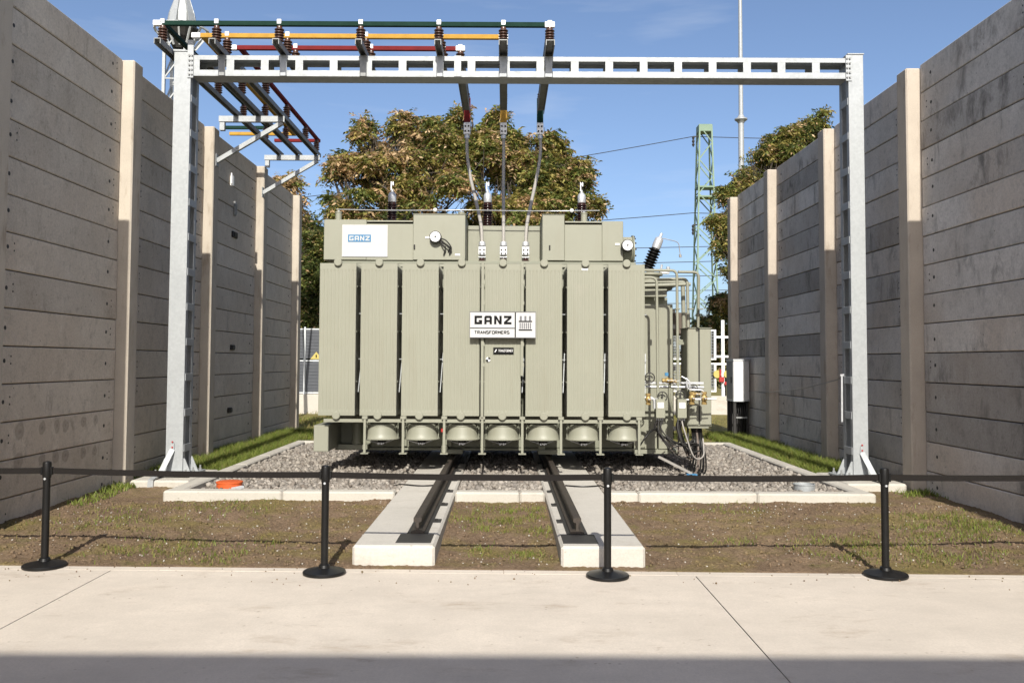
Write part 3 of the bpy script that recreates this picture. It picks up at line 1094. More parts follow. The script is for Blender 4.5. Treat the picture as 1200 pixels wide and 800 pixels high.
# long channels that run back over the left wall, on two cantilever brackets
RX = [-4.85, -4.45, -4.05]
run = thing("busbar_carrier", 'three grey steel channels running back from the gantry above the left wall', 'steel frame', (-4.45, 16, 6.2))
channel(RX[0], 12.25, 19.2, parent=run, name="channel")
channel(RX[1], 13.10, 19.2, parent=run, name="channel")
channel(RX[2], 13.10, 19.2, parent=run, name="channel")
for i, (y, word) in enumerate(((15.95, 'nearer'), (19.0, 'farther'))):
    t = thing("wall_bracket", '%s galvanised triangular bracket on a post of the left wall' % word, 'bracket', (-5.2, y, 5.5),
              'cantilever brackets on the left wall')
    mb = MB()
    mb.box(-5.16, -3.98, y - 0.045, y - 0.035, 6.105, 6.208)
    mb.box(-5.16, -3.98, y - 0.034, y + 0.045, 6.196, 6.208)
    mb.box(-5.16, -3.98, y - 0.034, y + 0.045, 6.105, 6.117)
    mb.build("arm", m_galv, t)
    mb = MB()
    mb.bar((-4.03, y + 0.01, 6.10), (-5.19, y + 0.01, 5.40), 0.075, 0.075)
    mb.build("brace", m_galv, t)
    mb = MB()
    mb.box(-5.15, -5.06, y - 0.03, y + 0.05, 5.95, 6.104, 0.004)
    mb.build("packer", m_galv, t)
    mb = MB()
    mb.box(-5.197, -5.185, y - 0.06, y + 0.08, 5.30, 5.52, 0.002)
    mb.build("foot_plate", m_galv, t)


# ------------------------------------------------------------------ busbars with their insulators
INS_H = 0.245
ins_prof = [(0.030, 0), (0.046, 0.002), (0.046, 0.022)]
for k in range(5):
    z = 0.026 + k * 0.039
    ins_prof += [(0.040, z), (0.068, z + 0.008), (0.068, z + 0.016), (0.044, z + 0.030)]
ins_prof += [(0.040, 0.222), (0.040, 0.245), (0.0, 0.245)]
mb = MB()
mb.lathe(ins_prof, (0, 0, 0), n=16)
ins_me = bpy.data.meshes.new("insulator")
ins_me.from_pydata(mb.v, [], mb.f)
ins_me.materials.append(m_brown)
ins_me.polygons.foreach_set('use_smooth', [True] * len(ins_me.polygons))
ins_me.set_sharp_from_angle(angle=R(50))
mb = MB()
mb.box(-0.035, 0.035, -0.035, 0.035, 0.0, 0.075, 0.008)
cap_me = bpy.data.meshes.new("bar_clamp")
cap_me.from_pydata(mb.v, [], mb.f)
cap_me.materials.append(m_silver)

ZB0 = 6.29 + INS_H
ZB1 = ZB0 + 0.068


def busbar(colour, mat, xl, xr, y, xdrop, xrun, y_cross, ins_x):
    t = thing("busbar", '%s busbar on brown insulators along the gantry and over the left wall' % colour,
              'busbar', (0, y, ZB0), 'three coloured busbars on the gantry')
    w2 = 0.03
    mb = MB()
    mb.box(xl + 0.13, xdrop + 0.06, y - w2, y + w2, ZB0, ZB1, 0.006)                 # along the gantry
    mb.build("bar", mat, t)
    mb = MB()
    mb.box(xl, xl + 0.129, y - w2 - 0.005, y + w2 + 0.005, ZB0 - 0.002, ZB1 + 0.004, 0.006)
    mb.build("end_cap", m_white, t)
    mb = MB()
    mb.box(xdrop - 0.07, xdrop + 0.07, y - w2 - 0.006, y + w2 + 0.005, ZB0 - 0.004, ZB1 + 0.006, 0.006)
    mb.build("end_cap", m_white, t)
    mb = MB()
    mb.box(xdrop - 0.045, xdrop + 0.045, y + w2 + 0.008, 15.90, ZB0 - 0.02, ZB0 + 0.03, 0.006)     # to the transformer
    mb.build("bar", m_galv_dark, t)
    mb = MB()
    mb.box(xdrop - 0.058, xdrop + 0.058, 15.905, 15.945, 6.03, ZB0 + 0.028, 0.008)
    mb.build("drop_bar", mat, t)
    mb = MB()
    mb.box(xrun - 0.035, xrun + 0.035, y + w2 + 0.004, y_cross - 0.04, ZB0 + 0.002, ZB1 - 0.004, 0.006)   # back along the wall
    mb.build("bar", mat, t)
    mb = MB()
    mb.box(xrun - (1.35 if colour == 'yellow' else 0.95), xrun + 0.04, y_cross - 0.03, y_cross + 0.03, ZB0, ZB1, 0.006)
    mb.build("bar", mat, t)
    spots = [(x, y) for x in ins_x] + [(xdrop, 14.3), (xdrop, 15.45)]
    spots += [(xrun, v) for v in (14.9, 16.35, 17.9, 18.95) if v < y_cross + 0.1]
    seen = set()
    for (x, yy) in spots:
        if (round(x, 1), round(yy, 1)) in seen:
            continue
        seen.add((round(x, 1), round(yy, 1)))
        io = local_link("insulator", ins_me, t, Vector((x, yy, 6.289)) - t.location)
        if yy == y:
            local_link("bar_clamp", cap_me, io, (0, 0, INS_H + 0.022))


busbar('dark green', m_bar_green, -4.985, 0.607, 12.45, 0.61, -4.85, 18.1, [-4.85] + BR + [DR[1], DR[2]])
busbar('yellow', m_bar_yellow, -4.61, -0.03, 12.93, -0.045, -4.45, 18.6, BR + [DR[1]])
busbar('red', m_bar_red, -4.225, -0.62, 13.43, -0.70, -4.05, 19.15, BR[1:] + [DR[0]])


# ------------------------------------------------------------------ flexible leads down to the transformer
def bez(pts, n=24):
    """Catmull-Rom through points"""
    P = [Vector(p) for p in pts]
    P = [P[0] * 2 - P[1]] + P + [P[-1] * 2 - P[-2]]
    out = []
    for i in range(1, len(P) - 2):
        for k in range(n):
            t = k / n
            a, b, c, d = P[i - 1], P[i], P[i + 1], P[i + 2]
            out.append(0.5 * ((2 * b) + (c - a) * t + (2 * a - 5 * b + 4 * c - d) * t * t + (3 * b - a - 3 * c + d) * t ** 3))
    out.append(P[-2])
    return out


LVX = [-0.386, -0.034, 0.332]
for xd, xl, word, side in ((DR[0], LVX[0], 'red', -1), (DR[1], LVX[1], 'yellow', 0), (DR[2], LVX[2], 'green', 1)):
    t = thing("flexible_lead", 'grey stranded lead hanging from the %s busbar end down to the transformer' % word, 'cable', (xl, 14.7, 3.6),
              'flexible leads to the transformer')
    mb = MB()
    mb.tube(bez([(xd, 15.92, 5.92), (xd + 0.005 - side * 0.00, 15.88, 5.55), (xd + (xl - xd) * 0.22, 15.72, 5.1), (xd + (xl - xd) * 0.62, 15.25, 4.55),
                 (xl - (xl - xd) * 0.08, 14.82, 4.1), (xl, 14.7, 3.74)], 10), 0.029, 10)
    mb.build("cable", m_lead, t, smooth=60)
    for dx in (-0.033, 0.033):
        pass
    mb = MB()
    mb.box(xd - 0.060, xd + 0.060, 15.86, 15.904, 5.885, 6.10, 0.006)
    mb.cyl((xd, 15.915, 5.90), (xd, 15.915, 5.82), 0.042, n=12)
    mb.build("upper_clamp", m_silver, t)
    mb = MB()
    for dx in (-0.03, 0.03):
        for zz in (5.94, 6.03):
            mb.cyl((xd + dx, 15.858, zz), (xd + dx, 15.838, zz), 0.016, n=6)
    mb.build("clamp_bolt", m_dark, t)
    mb = MB()
    mb.lathe([(0.032, 0.24), (0.05, 0.235), (0.058, 0.20), (0.058, 0.165)], (xl, 14.7, 3.56), n=14)
    mb.box(xl - 0.062, xl + 0.062, 14.655, 14.70, 3.575, 3.715, 0.006)
    mb.box(xl - 0.062, xl + 0.062, 14.66, 14.74, 3.53, 3.55, 0.004)
    mb.build("lower_clamp", m_silver, t)
    mb = MB()
    for dx in (-0.032, 0.032):
        for zz in (3.60, 3.66):
            mb.cyl((xl + dx, 14.655, zz), (xl + dx, 14.638, zz), 0.014, n=6)
    mb.cyl((xl, 14.70, 3.715), (xl, 14.70, 3.727), 0.052, n=14)
    mb.build("clamp_bolt", m_dark, t)

# ------------------------------------------------------------------ the transformer
T = thing("transformer", 'large cement-green power transformer with eight fluted radiators, standing on rails over the gravel pit',
          'transformer', (-0.2, 15.2, 0.34))
tl = T.location.copy()


def part(mb, name, mat, parent=T, smooth=None, **kw):
    return mb.build(name, mat, parent, smooth, **kw)


mb = MB()
mb.box(-2.62, 2.02, 14.2, 16.5, 0.47, 3.36, 0.012)
mb.box(-2.70, 2.06, 14.1, 16.6, 3.361, 3.40, 0.006)
mb.box(-2.66, 2.70, 14.14, 16.56, 0.43, 0.469, 0.005)
part(mb, "tank", m_green_dk)
mb = MB()
for k in range(7):
    x = -2.3 + k * 0.7
    mb.box(x, x + 0.07, 14.09, 14.199, 0.5, 3.35, 0.004)
part(mb, "stiffener", m_green_dk)
# skids and wheels
for x in (-0.825, 0.695):
    for y in (14.32, 16.1):
        mb = MB()
        mb.box(x - 0.17, x + 0.17, y - 0.28, y + 0.3, 0.385, 0.455, 0.006)
        mb.box(x - 0.17, x - 0.06, y - 0.26, y + 0.26, 0.40, 0.52, 0.006)
        sk = part(mb, "bogie", m_green_dk)
        mb = MB()
        mb.cyl((x - 0.05, y + 0.1, 0.455), (x + 0.05, y + 0.1, 0.455), 0.11, n=20)
        mb.cyl((x + 0.045, y + 0.1, 0.455), (x + 0.065, y + 0.1, 0.455), 0.13, n=20)
        mb.build("wheel", m_dark, sk)
# left lower box
mb = MB()
mb.box(-2.79, -2.575, 13.15, 14.19, 0.50, 0.885, 0.008)
part(mb, "terminal_box", m_green)
mb = MB()
mb.cyl((-2.28, 13.9, 0.55), (-2.28, 13.9, 1.0), 0.07, n=14)
mb.box(-2.57, -2.1, 13.85, 14.19, 0.47, 0.54)
part(mb, "drain_pipe", m_green_dk, smooth=40)

# radiators -------------------------------------------------------
RW, RZ0, RZ1 = 0.530, 1.035, 3.250
NF = 10


def radiator_plate(deep):
    FD = 0.0032
    prof = [(0.0, FD)]
    fl = RW / NF
    for i in range(NF):
        a = i * fl
        prof += [(a + 0.13 * fl, FD), (a + 0.30 * fl, 0.0), (a + 0.70 * fl, 0.0), (a + 0.87 * fl, FD)]
    prof.append((RW, FD))
    rows = [(RZ0, 0.0), (RZ0 + 0.055, 0.0), (RZ0 + 0.085, 1.0), (RZ1 - 0.115, 1.0), (RZ1 - 0.085, 0.0), (RZ1, 0.0)]
    vs, fs = [], []
    n = len(prof)
    for (z, k) in rows:
        for (x, d) in prof:
            vs.append((x, d * k, z))
    for r in range(len(rows) - 1):
        for i in range(n - 1):
            a = r * n + i
            fs.append((a, a + 1, a + 1 + n, a + n))
    b = len(vs)
    vs += [(0, 0.02, RZ0), (RW, 0.02, RZ0), (RW, 0.02, RZ1), (0, 0.02, RZ1)]
    fs.append((b + 1, b, b + 3, b + 2))
    fs.append((0, (len(rows) - 1) * n, b + 3, b))
    fs.append((n - 1, b + 1, b + 2, len(rows) * n - 1))
    me = bpy.data.meshes.new("radiator_panel")
    me.from_pydata(vs, [], fs)
    me.materials.append(m_green)
    return me


plate_me = radiator_plate(True)
mb = MB()
mb.cyl((RW / 2, 0.0, 3.245), (RW / 2, 1.16, 3.245), 0.048, n=16)
mb.cyl((RW / 2, 0.0, 1.045), (RW / 2, 1.16, 1.045), 0.048, n=16)
for k in (0.22, 0.55, 0.85):
    mb.box(-0.012, -0.004, 0.05, 0.85, RZ0 + 2.2 * k, RZ0 + 2.2 * k + 0.02)
    mb.box(RW + 0.004, RW + 0.012, 0.05, 0.85, RZ0 + 2.2 * k, RZ0 + 2.2 * k + 0.02)
rad_me = bpy.data.meshes.new("radiator")
rad_me.from_pydata(mb.v, [], mb.f)
rad_me.materials.append(m_green)
mb = MB()
mb.lathe([(0.0, 0.0), (0.048, 0.0), (0.058, 0.008), (0.058, 0.03), (0.05, 0.032)], (0, 0, 0), (0, 1, 0), n=20)
hc_me = bpy.data.meshes.new("header_cap")
hc_me.from_pydata(mb.v, [], mb.f)
hc_me.materials.append(m_green)
mb = MB()
mb.bar((0, 0, 0), (0.0, 0.0, 1), 0.012, 0.012)
for r_ in range(8):
    rx = -2.709 + r_ * 0.602
    rd = local_link("radiator", rad_me, T, Vector((rx, 13.05, 0)) - tl)
    for k in range(13):
        local_link("radiator_panel", plate_me, rd, (0, k * 0.068, 0))
    for zz in (3.262, 1.035):
        local_link("header_cap", hc_me, rd, (RW / 2, -0.045, zz))
    mb = MB()
    mb.bar((rx + RW + 0.025, 13.2, 1.37), (rx + RW + 0.055, 13.35, 1.95), 0.012, 0.012)
    part(mb, "tie_rod", m_galv)
    for zz in (2.52, 1.85):
        mb = MB()
        mb.box(rx + RW + 0.014, rx + RW + 0.058, 13.25, 13.27, zz, zz + 0.012)
        part(mb, "spacer", m_galv)
# bars above the radiators
mb = MB()
mb.box(-2.62, 1.96, 13.96, 14.02, 3.300, 3.345, 0.004)
part(mb, "top_rail", m_green)
# fans and their frame ---------------------------------------------
mb = MB()
mb.box(-2.63, 1.995, 13.055, 13.085, 0.935, 0.985, 0.004)
mb.box(-2.63, 1.995, 13.85, 13.885, 0.935, 0.985, 0.004)
part(mb, "fan_rail", m_green)
for x in (-2.025, -1.470, -0.875, -0.325, 0.255, 0.815, 1.385, 1.945):
    mb = MB()
    mb.box(x - 0.018, x + 0.018, 13.01, 13.052, 0.50, 1.02, 0.003)
    mb.box(x - 0.055, x + 0.055, 12.99, 13.15, 0.485, 0.499, 0.002)
    mb.box(x - 0.04, x + 0.04, 13.005, 13.048, 0.987, 1.03, 0.003)
    part(mb, "hanger", m_green)
for i in range(7):
    fx = -1.82 + i * 0.597
    mb = MB()
    mb.lathe([(0.205, 0.22), (0.214, 0.216), (0.216, 0.19), (0.208, 0.186), (0.214, 0.15), (0.226, 0.08), (0.238, 0.03), (0.250, 0.012), (0.265, 0.008),
              (0.265, -0.004), (0.236, -0.004), (0.214, 0.08), (0.20, 0.15), (0.19, 0.22), (0.195, 0.22)], (fx, 13.335, 0.685), n=36)
    fh = part(mb, "fan", m_green, smooth=40)
    mb = MB()
    mb.cyl((fx, 13.335, 0.60), (fx, 13.335, 0.78), 0.06, n=14)
    mb.build("motor", m_dark, fh, 40)
    mb = MB()
    for a in range(4):
        c, s_ = math.cos(a * math.pi / 2 + 0.6), math.sin(a * math.pi / 2 + 0.6)
        mb.tube([(fx + 0.05 * c, 13.335 + 0.05 * s_, 0.61), (fx + 0.25 * c, 13.335 + 0.25 * s_, 0.675)], 0.006, 6)
        mb.box(fx - 0.045 + a * 0.025, fx - 0.028 + a * 0.025, 13.22, 13.25, 0.60 + 0.01 * (a % 2), 0.63)
    mb.build("motor_strut", m_silver, fh)
    mb = MB()
    for sx in (-1, 1):
        mb.bar((fx + sx * 0.245, 13.31, 0.94), (fx + sx * 0.245, 13.31, 0.69), 0.012, 0.03)
        mb.bar((fx + sx * 0.25, 13.30, 0.93), (fx + sx * 0.205, 13.25, 0.80), 0.012, 0.02)
    mb.build("fan_strap", m_green_dk, fh)
mb = MB()
mb.cyl((-0.905, 13.09, 0.80), (-0.905, 13.09, 0.85), 0.022, n=10)
part(mb, "red_plug", m_red)

# superstructure ----------------------------------------------------
mb = MB()
mb.box(-2.895, -2.215, 14.2, 16.2, 3.43, 4.075, 0.008)
mb.box(-2.214, -1.47, 14.2, 16.2, 3.43, 4.010, 0.004)
mb.box(-2.214, -1.47, 14.4, 16.2, 4.011, 4.035)
part(mb, "left_housing", m_green)
mb = MB()
mb.box(-2.205, -1.475, 14.17, 16.2, 4.036, 4.060, 0.003)
part(mb, "housing_lid", m_green)
mb = MB()
mb.box(-1.466, -0.640, 14.15, 16.2, 3.43, 4.155, 0.006)
mb.box(-1.475, -0.632, 14.14, 16.2, 4.156, 4.166, 0.002)
part(mb, "gauge_housing", m_green)
mb = MB()
mb.box(-0.632, 0.582, 14.98, 16.2, 3.41, 4.105, 0.008)
part(mb, "bushing_housing", m_green)
mb = MB()
mb.box(0.585, 0.935, 14.15, 16.2, 3.43, 4.155, 0.006)
mb.box(0.577, 0.940, 14.14, 16.2, 4.156, 4.166, 0.002)
part(mb, "gauge_housing", m_green)
mb = MB()
mb.box(0.939, 1.535, 14.2, 16.2, 3.43, 4.010, 0.004)
mb.box(0.939, 1.535, 14.4, 16.2, 4.011, 4.035)
mb.box(1.536, 1.875, 14.2, 16.2, 3.43, 4.068, 0.008)
part(mb, "right_housing", m_green)
mb = MB()
mb.box(0.943, 1.53, 14.17, 16.2, 4.036, 4.060, 0.003)
part(mb, "housing_lid", m_green)
mb = MB()
mb.box(-2.6, 1.9, 14.25, 16.3, 3.401, 3.428)
part(mb, "housing_base", m_green_dk)
# catches on the housings
for x in (-1.445, 0.70):
    mb = MB()
    mb.cyl((x, 14.14, 3.60), (x, 14.14, 3.67), 0.012, n=8)
    part(mb, "catch", m_dark)
for (x, y, z, wd) in ((-1.235, 14.145, 3.785, 0.075), (-0.76, 14.145, 3.512, 0.08), (1.78, 14.195, 3.70, 0.07), (1.16, 13.05, 3.175, 0.09)):
    mb = MB()
    mb.box(x - wd / 2, x + wd / 2, y - 0.006, y, z - 0.014, z + 0.014)
    part(mb, "label_plate", m_white)
# dial gauges
for (x, y, z) in ((-1.108, 14.14, 3.785), (1.925, 14.15, 3.665)):
    mb = MB()
    mb.lathe([(0.0, 0.0), (0.078, 0.0), (0.092, 0.004), (0.095, 0.012), (0.095, 0.09), (0.0, 0.09)], (x, y - 0.095, z), (0, 1, 0), n=24)
    g = part(mb, "dial_gauge", m_dark, smooth=40)
    mb = MB()
    mb.cyl((x, y - 0.097, z), (x, y - 0.102, z), 0.080, n=24)
    mb.build("dial_face", m_white, g)
    mb = MB()
    mb.cyl((x, y - 0.103, z), (x, y - 0.106, z), 0.014, n=10)
    mb.bar((x, y - 0.105, z), (x + 0.035, y - 0.105, z + 0.035), 0.008, 0.003)
    mb.build("pointer", m_ink, g)
for k, (dx, dz) in enumerate(((0.22, -0.27), (0.20, -0.22), (0.13, -0.28))):
    mb = MB()
    x, z = -1.108, 3.785
    mb.tube(bez([(x + 0.08, 14.09, z - 0.02 - 0.025 * k), (x + 0.17 - 0.02 * k, 14.06, z - 0.06 - 0.04 * k), (x + dx + 0.03, 14.08, z - 0.17), (x + dx, 14.13, z + dz)], 8), 0.011, 7)
    part(mb, "gauge_cable", m_dark, smooth=60)
# hand line along the roof with its posts
for x in (-2.74, -0.725, 1.285):
    mb = MB()
    mb.cyl((x, 14.6, 4.06), (x, 14.6, 4.245), 0.052, n=16)
    mb.cyl((x, 14.6, 4.245), (x, 14.6, 4.265), 0.058, n=16)
    part(mb, "roof_post", m_green, smooth=40)
    mb = MB()
    mb.cyl((x, 14.6, 4.266), (x, 14.6, 4.285), 0.02, n=8)
    part(mb, "post_eye", m_silver)
mb = MB()
pts = [(-2.78 + 4.32 * k / 30, 14.6, 4.305 - 0.012 * math.sin(math.pi * ((k / 30 * 2) % 1))) for k in range(31)]
mb.tube(pts, 0.008, 6)
part(mb, "roof_line", m_silver, smooth=60)
for x in (-1.157, 1.083):
    mb = MB()
    mb.lathe([(0.0, -0.035), (0.025, -0.025), (0.035, 0), (0.025, 0.025), (0.0, 0.035)], (x, 14.6, 4.302), n=12)
    part(mb, "line_weight", m_white, smooth=80)
# high-voltage bushings
for x in (-2.03, -0.323, 1.357):
    y = 15.9
    mb = MB()
    prof = [(0.10, 4.0), (0.10, 4.12), (0.07, 4.13)]
    z = 4.14
    while z < 4.63:
        prof += [(0.066, z), (0.098, z + 0.016), (0.098, z + 0.022), (0.068, z + 0.036)]
        z += 0.045
    prof += [(0.07, 4.66), (0.0, 4.665)]
    mb.lathe(prof, (x, y, 0), n=20)
    b = part(mb, "bushing", m_brown_dk, smooth=40)
    mb = MB()
    mb.lathe([(0.0, 4.655), (0.068, 4.656), (0.072, 4.67), (0.072, 4.78), (0.062, 4.81), (0.04, 4.835), (0.022, 4.85), (0.022, 4.89), (0, 4.892)], (x, y, 0), n=18)
    mb.build("bushing_cap", m_silver, b, 40)
    mb = MB()
    mb.box(x - 0.028, x - 0.010, y - 0.012, y + 0.012, 4.87, 5.03)
    mb.box(x + 0.006, x + 0.024, y - 0.012, y + 0.012, 4.96, 5.03)
    mb.box(x - 0.028, x + 0.026, y - 0.013, y + 0.013, 4.985, 5.01)
    mb.build("terminal", m_silver, b)
# low-voltage bushings below the leads
for x in LVX:
    mb = MB()
    prof = [(0.06, 3.40)]
    for k in range(2):
        prof += [(0.05, 3.41 + k * 0.045), (0.075, 3.425 + k * 0.045), (0.05, 3.45 + k * 0.045)]
    prof += [(0.03, 3.52), (0.03, 3.53), (0, 3.531)]
    mb.lathe(prof, (x, 14.7, 0), n=16)
    part(mb, "bushing", m_brown_dk, smooth=40)

# ------------------------------------------------------------------ lettering
def glyph(ch, wd, h, s):
    """polygons of a square block letter, lower left at the origin"""
    if ch == 'G':
        return [[(0, 0), (s, 0), (s, h), (0, h)], [(s, h - s), (wd, h - s), (wd, h), (s, h)], [(s, 0), (wd, 0), (wd, s), (s, s)],
                [(wd - s, s), (wd, s), (wd, h * 0.50), (wd - s, h * 0.50)], [(wd * 0.55, h * 0.50 - s * 0.75), (wd - s, h * 0.50 - s * 0.75), (wd - s, h * 0.50), (wd * 0.55, h * 0.50)]]
    if ch == 'A':
        c = s * 0.55
        return [[(0, 0), (s, 0), (s, h), (c, h), (0, h - c)], [(wd - s, 0), (wd, 0), (wd, h - c), (wd - c, h), (wd - s, h)],
                [(s, h - s), (wd - s, h - s), (wd - s, h), (s, h)], [(s, h * 0.26), (wd - s, h * 0.26), (wd - s, h * 0.26 + s * 0.9), (s, h * 0.26 + s * 0.9)]]
    if ch == 'N':
        return [[(0, 0), (s, 0), (s, h), (0, h)], [(wd - s, 0), (wd, 0), (wd, h), (wd - s, h)],
                [(s, h), (s, h - s * 1.5), (wd - s, 0), (wd - s, s * 1.5)]]
    if ch == 'Z':
        return [[(0, h - s), (wd, h - s), (wd, h), (0, h)], [(0, 0), (wd, 0), (wd, s), (0, s)],
                [(0, s), (s * 1.4, s), (wd, h - s), (wd - s * 1.4, h - s)]]


def block_word(name, word, x, z, y, wd, gap, h, s, mat, parent):
    mb = MB()
    for ch in word:
        for poly in glyph(ch, wd, h, s):
            mb.prism(poly, lambda a, b, d: (x + a, y - d, z + b), 0.0, 0.0025)
        x += wd + gap
    return mb.build(name, mat, parent)


def text(name, body, x, z, y, width, height, mat, parent, bold=0.0):
    cu = bpy.data.curves.new(name, 'FONT')
    cu.body = body
    cu.size = 1.0
    cu.extrude = 0.002
    cu.offset = bold
    cu.resolution_u = 3
    tmp = bpy.data.objects.new("tmp", cu)
    COL.objects.link(tmp)
    bpy.context.view_layer.update()
    dg = bpy.context.evaluated_depsgraph_get()
    me = bpy.data.meshes.new_from_object(tmp.evaluated_get(dg))
    bpy.data.objects.remove(tmp)
    co = np.array([v.co[:] for v in me.vertices])
    lo, hi = co.min(0), co.max(0)
    for v in me.vertices:
        a = (v.co.x - lo[0]) / (hi[0] - lo[0]) * width
        b = (v.co.y - lo[1]) / (hi[1] - lo[1]) * height
        d = v.co.z
        v.co = (x + a, y - 0.002 - d, z + b)
    me.materials.clear()
    me.materials.append(mat)
    me.name = name
    return link(name, me, parent)


# big plate across the middle radiators
SY = 12.93
mb = MB()
mb.box(-0.513, 0.445, SY, SY + 0.022, 2.167, 2.546, 0.002, 0)
sg = part(mb, "name_plate", m_plate, label='white plate reading GANZ TRANSFORMERS with a transformer emblem')
k = 0.01228


def sx(p):
    return -0.513 + (p - 550.5) * k


def sz(p):
    return 2.546 - (p - 365.0) * k


fr = MB()
for (a, b, c, d) in ((550.5, 628.5, 365, 365.7), (550.5, 628.5, 395.2, 395.9), (550.5, 551.1, 365.7, 395.2), (627.9, 628.5, 365.7, 395.2)):
    fr.box(sx(a), sx(b), SY - 0.006, SY - 0.0005, sz(d), sz(c))
fr.build("plate_edge", m_grey_ink, sg)
block_word("word_ganz", "GANZ", sx(556.2), sz(380.0), SY - 0.0005, 0.110, 0.0315, 0.124, 0.033, m_ink, sg)
def thin_word(name, word, x, z, y, wd, gap, h, s_, mat, parent):
    """thin-stroke capitals on a square grid, each stroke a flat bar"""
    G = {'T': [(0, 1, 1, 1), (.5, 0, .5, 1)], 'R': [(0, 0, 0, 1), (0, 1, .9, 1), (.9, 1, .9, .5), (0, .5, .9, .5), (.4, .5, 1, 0)],
         'A': [(0, 0, .5, 1), (1, 0, .5, 1), (.2, .35, .8, .35)], 'N': [(0, 0, 0, 1), (0, 1, 1, 0), (1, 0, 1, 1)],
         'S': [(1, 1, 0, 1), (0, 1, 0, .5), (0, .5, 1, .5), (1, .5, 1, 0), (1, 0, 0, 0)], 'F': [(0, 0, 0, 1), (0, 1, 1, 1), (0, .5, .8, .5)],
         'O': [(0, 0, 0, 1), (0, 1, 1, 1), (1, 1, 1, 0), (1, 0, 0, 0)], 'M': [(0, 0, 0, 1), (0, 1, .5, .35), (.5, .35, 1, 1), (1, 1, 1, 0)],
         'E': [(0, 0, 0, 1), (0, 1, 1, 1), (0, .5, .8, .5), (0, 0, 1, 0)], 'Z': [(0, 1, 1, 1), (1, 1, 0, 0), (0, 0, 1, 0)]}
    m_ = MB()
    for ch in word:
        for k_, (a0, b0, a1, b1) in enumerate(G[ch]):
            p0, p1 = Vector((x + a0 * wd, 0, z + b0 * h)), Vector((x + a1 * wd, 0, z + b1 * h))
            d = (p1 - p0).normalized()
            n = Vector((d.z, 0, -d.x)) * s_ / 2
            q = [p0 - n, p1 - n, p1 + n, p0 + n]
            m_.prism([(v.x, v.z) for v in q], lambda a_, b_, dd: (a_, y - dd, b_), 0.0, 0.0020 + 0.0001 * k_)
        x += wd + gap
    return m_.build(name, mat, parent)


thin_word("word_transformers", "TRANSFORMERS", sx(556.4), sz(391.2), SY - 0.0005, 0.0295, 0.0132, 0.041, 0.0105, m_ink, sg)
lg = MB()
lg.box(sx(551.2), sx(603.4), SY - 0.003, SY - 0.0005, sz(385.0), sz(384.0))
lg.box(sx(603.5), sx(604.9), SY - 0.003, SY - 0.0005, sz(395.1), sz(365.8))
lg.box(sx(608.2), sx(624.0), SY - 0.003, SY - 0.0005, sz(377.2), sz(375.7))
lg.box(sx(608.2), sx(624.0), SY - 0.003, SY - 0.0005, sz(387.3), sz(385.8))
lg.build("emblem_line", m_ink, sg)
lg = MB()
for a in (609.4, 614.8, 620.2):
    lg.box(sx(a), sx(a + 2.5), SY - 0.003, SY - 0.0005, sz(375.4), sz(370.0))
for a in range(6):
    p = 609.2 + a * 2.42
    lg.box(sx(p), sx(p + 1.45), SY - 0.003, SY - 0.0005, sz(385.2), sz(378.0))
lg.build("emblem_bar", m_grey_ink, sg)
for (x, zb) in ((-0.329, 1.02), (0.246, 1.62)):
    mb = MB()
    mb.box(x - 0.02, x + 0.02, 12.985, 13.02, zb, 3.26, 0.003)
    for zz in (1.75, 2.05, 2.65, 2.95):
        mb.box(x - 0.006, x + 0.03, 12.982, 12.9845, zz, zz + 0.05)
    part(mb, "plate_post", m_green)
# little black plate and target mark
mb = MB()
mb.box(-0.172, 0.126, 13.038, 13.046, 1.932, 2.03)
bp = part(mb, "black_plate", m_ink)
thin_word("plate_writing", "TRANZFORMER", -0.098, 1.966, 13.0378, 0.0145, 0.0052, 0.034, 0.0052, m_plate, bp)
mb = MB()
mb.prism([(-0.155, 1.962), (-0.14, 1.962), (-0.118, 2.002), (-0.132, 2.002)], lambda a, b, d: (a, 13.0375 - d, b), 0, 0.003)
mb.build("plate_mark", m_white, bp)
mb = MB()
mb.cyl((-0.245, 13.046, 1.856), (-0.245, 13.036, 1.856), 0.034, n=24)
tm = part(mb, "target_mark", m_white)
mb = MB()
for a0 in (0, math.pi):
    poly = [(0, 0)] + [(0.034 * math.cos(a0 + j * math.pi / 12), 0.034 * math.sin(a0 + j * math.pi / 12)) for j in range(7)]
    mb.prism(poly, lambda a, b, d: (-0.245 + a, 13.0355 - d, 1.856 + b), 0, 0.002)
mb.build("target_quarter", m_ink, tm)
# blue and white sign on the left housing
WY = 14.185
mb = MB()
mb.box(-2.602, -1.876, WY, WY + 0.012, 3.478, 3.990, 0.001)
ws = part(mb, "white_plate", m_plate, label='white plate with a blue GANZ block')
kx = 0.726 / 53.0
ux = lambda p: -2.602 + (p - 401.2) * kx
uz = lambda p: 3.990 - (p - 263.4) * kx
mb = MB()
mb.box(ux(408.1), ux(434.8), WY - 0.003, WY - 0.0005, uz(283.6), uz(274.9))
mb.build("blue_block", m_blue, ws)
lw = (ux(433.3) - ux(409.7) - 3 * 0.018) / 4
block_word("word_ganz", "GANZ", ux(409.7), uz(282.0), WY - 0.0032, lw, 0.018, 0.075, 0.0175, m_plate, ws)
mb = MB()
for j in range(11):
    a = 410.0 + j * 2.15
    mb.box(ux(a), ux(a + 1.3), WY - 0.002, WY - 0.0005, uz(287.6), uz(286.4))
mb.build("fine_print", m_pale_ink, ws)
mb = MB()
for j in range(6):
    a = j * math.pi / 3 + 0.3
    mb.cyl((ux(442.5) + 0.045 * math.cos(a), WY - 0.0005, uz(281.0) + 0.055 * math.sin(a)),
           (ux(442.5) + 0.045 * math.cos(a), WY - 0.002, uz(281.0) + 0.055 * math.sin(a)), 0.017, n=6)
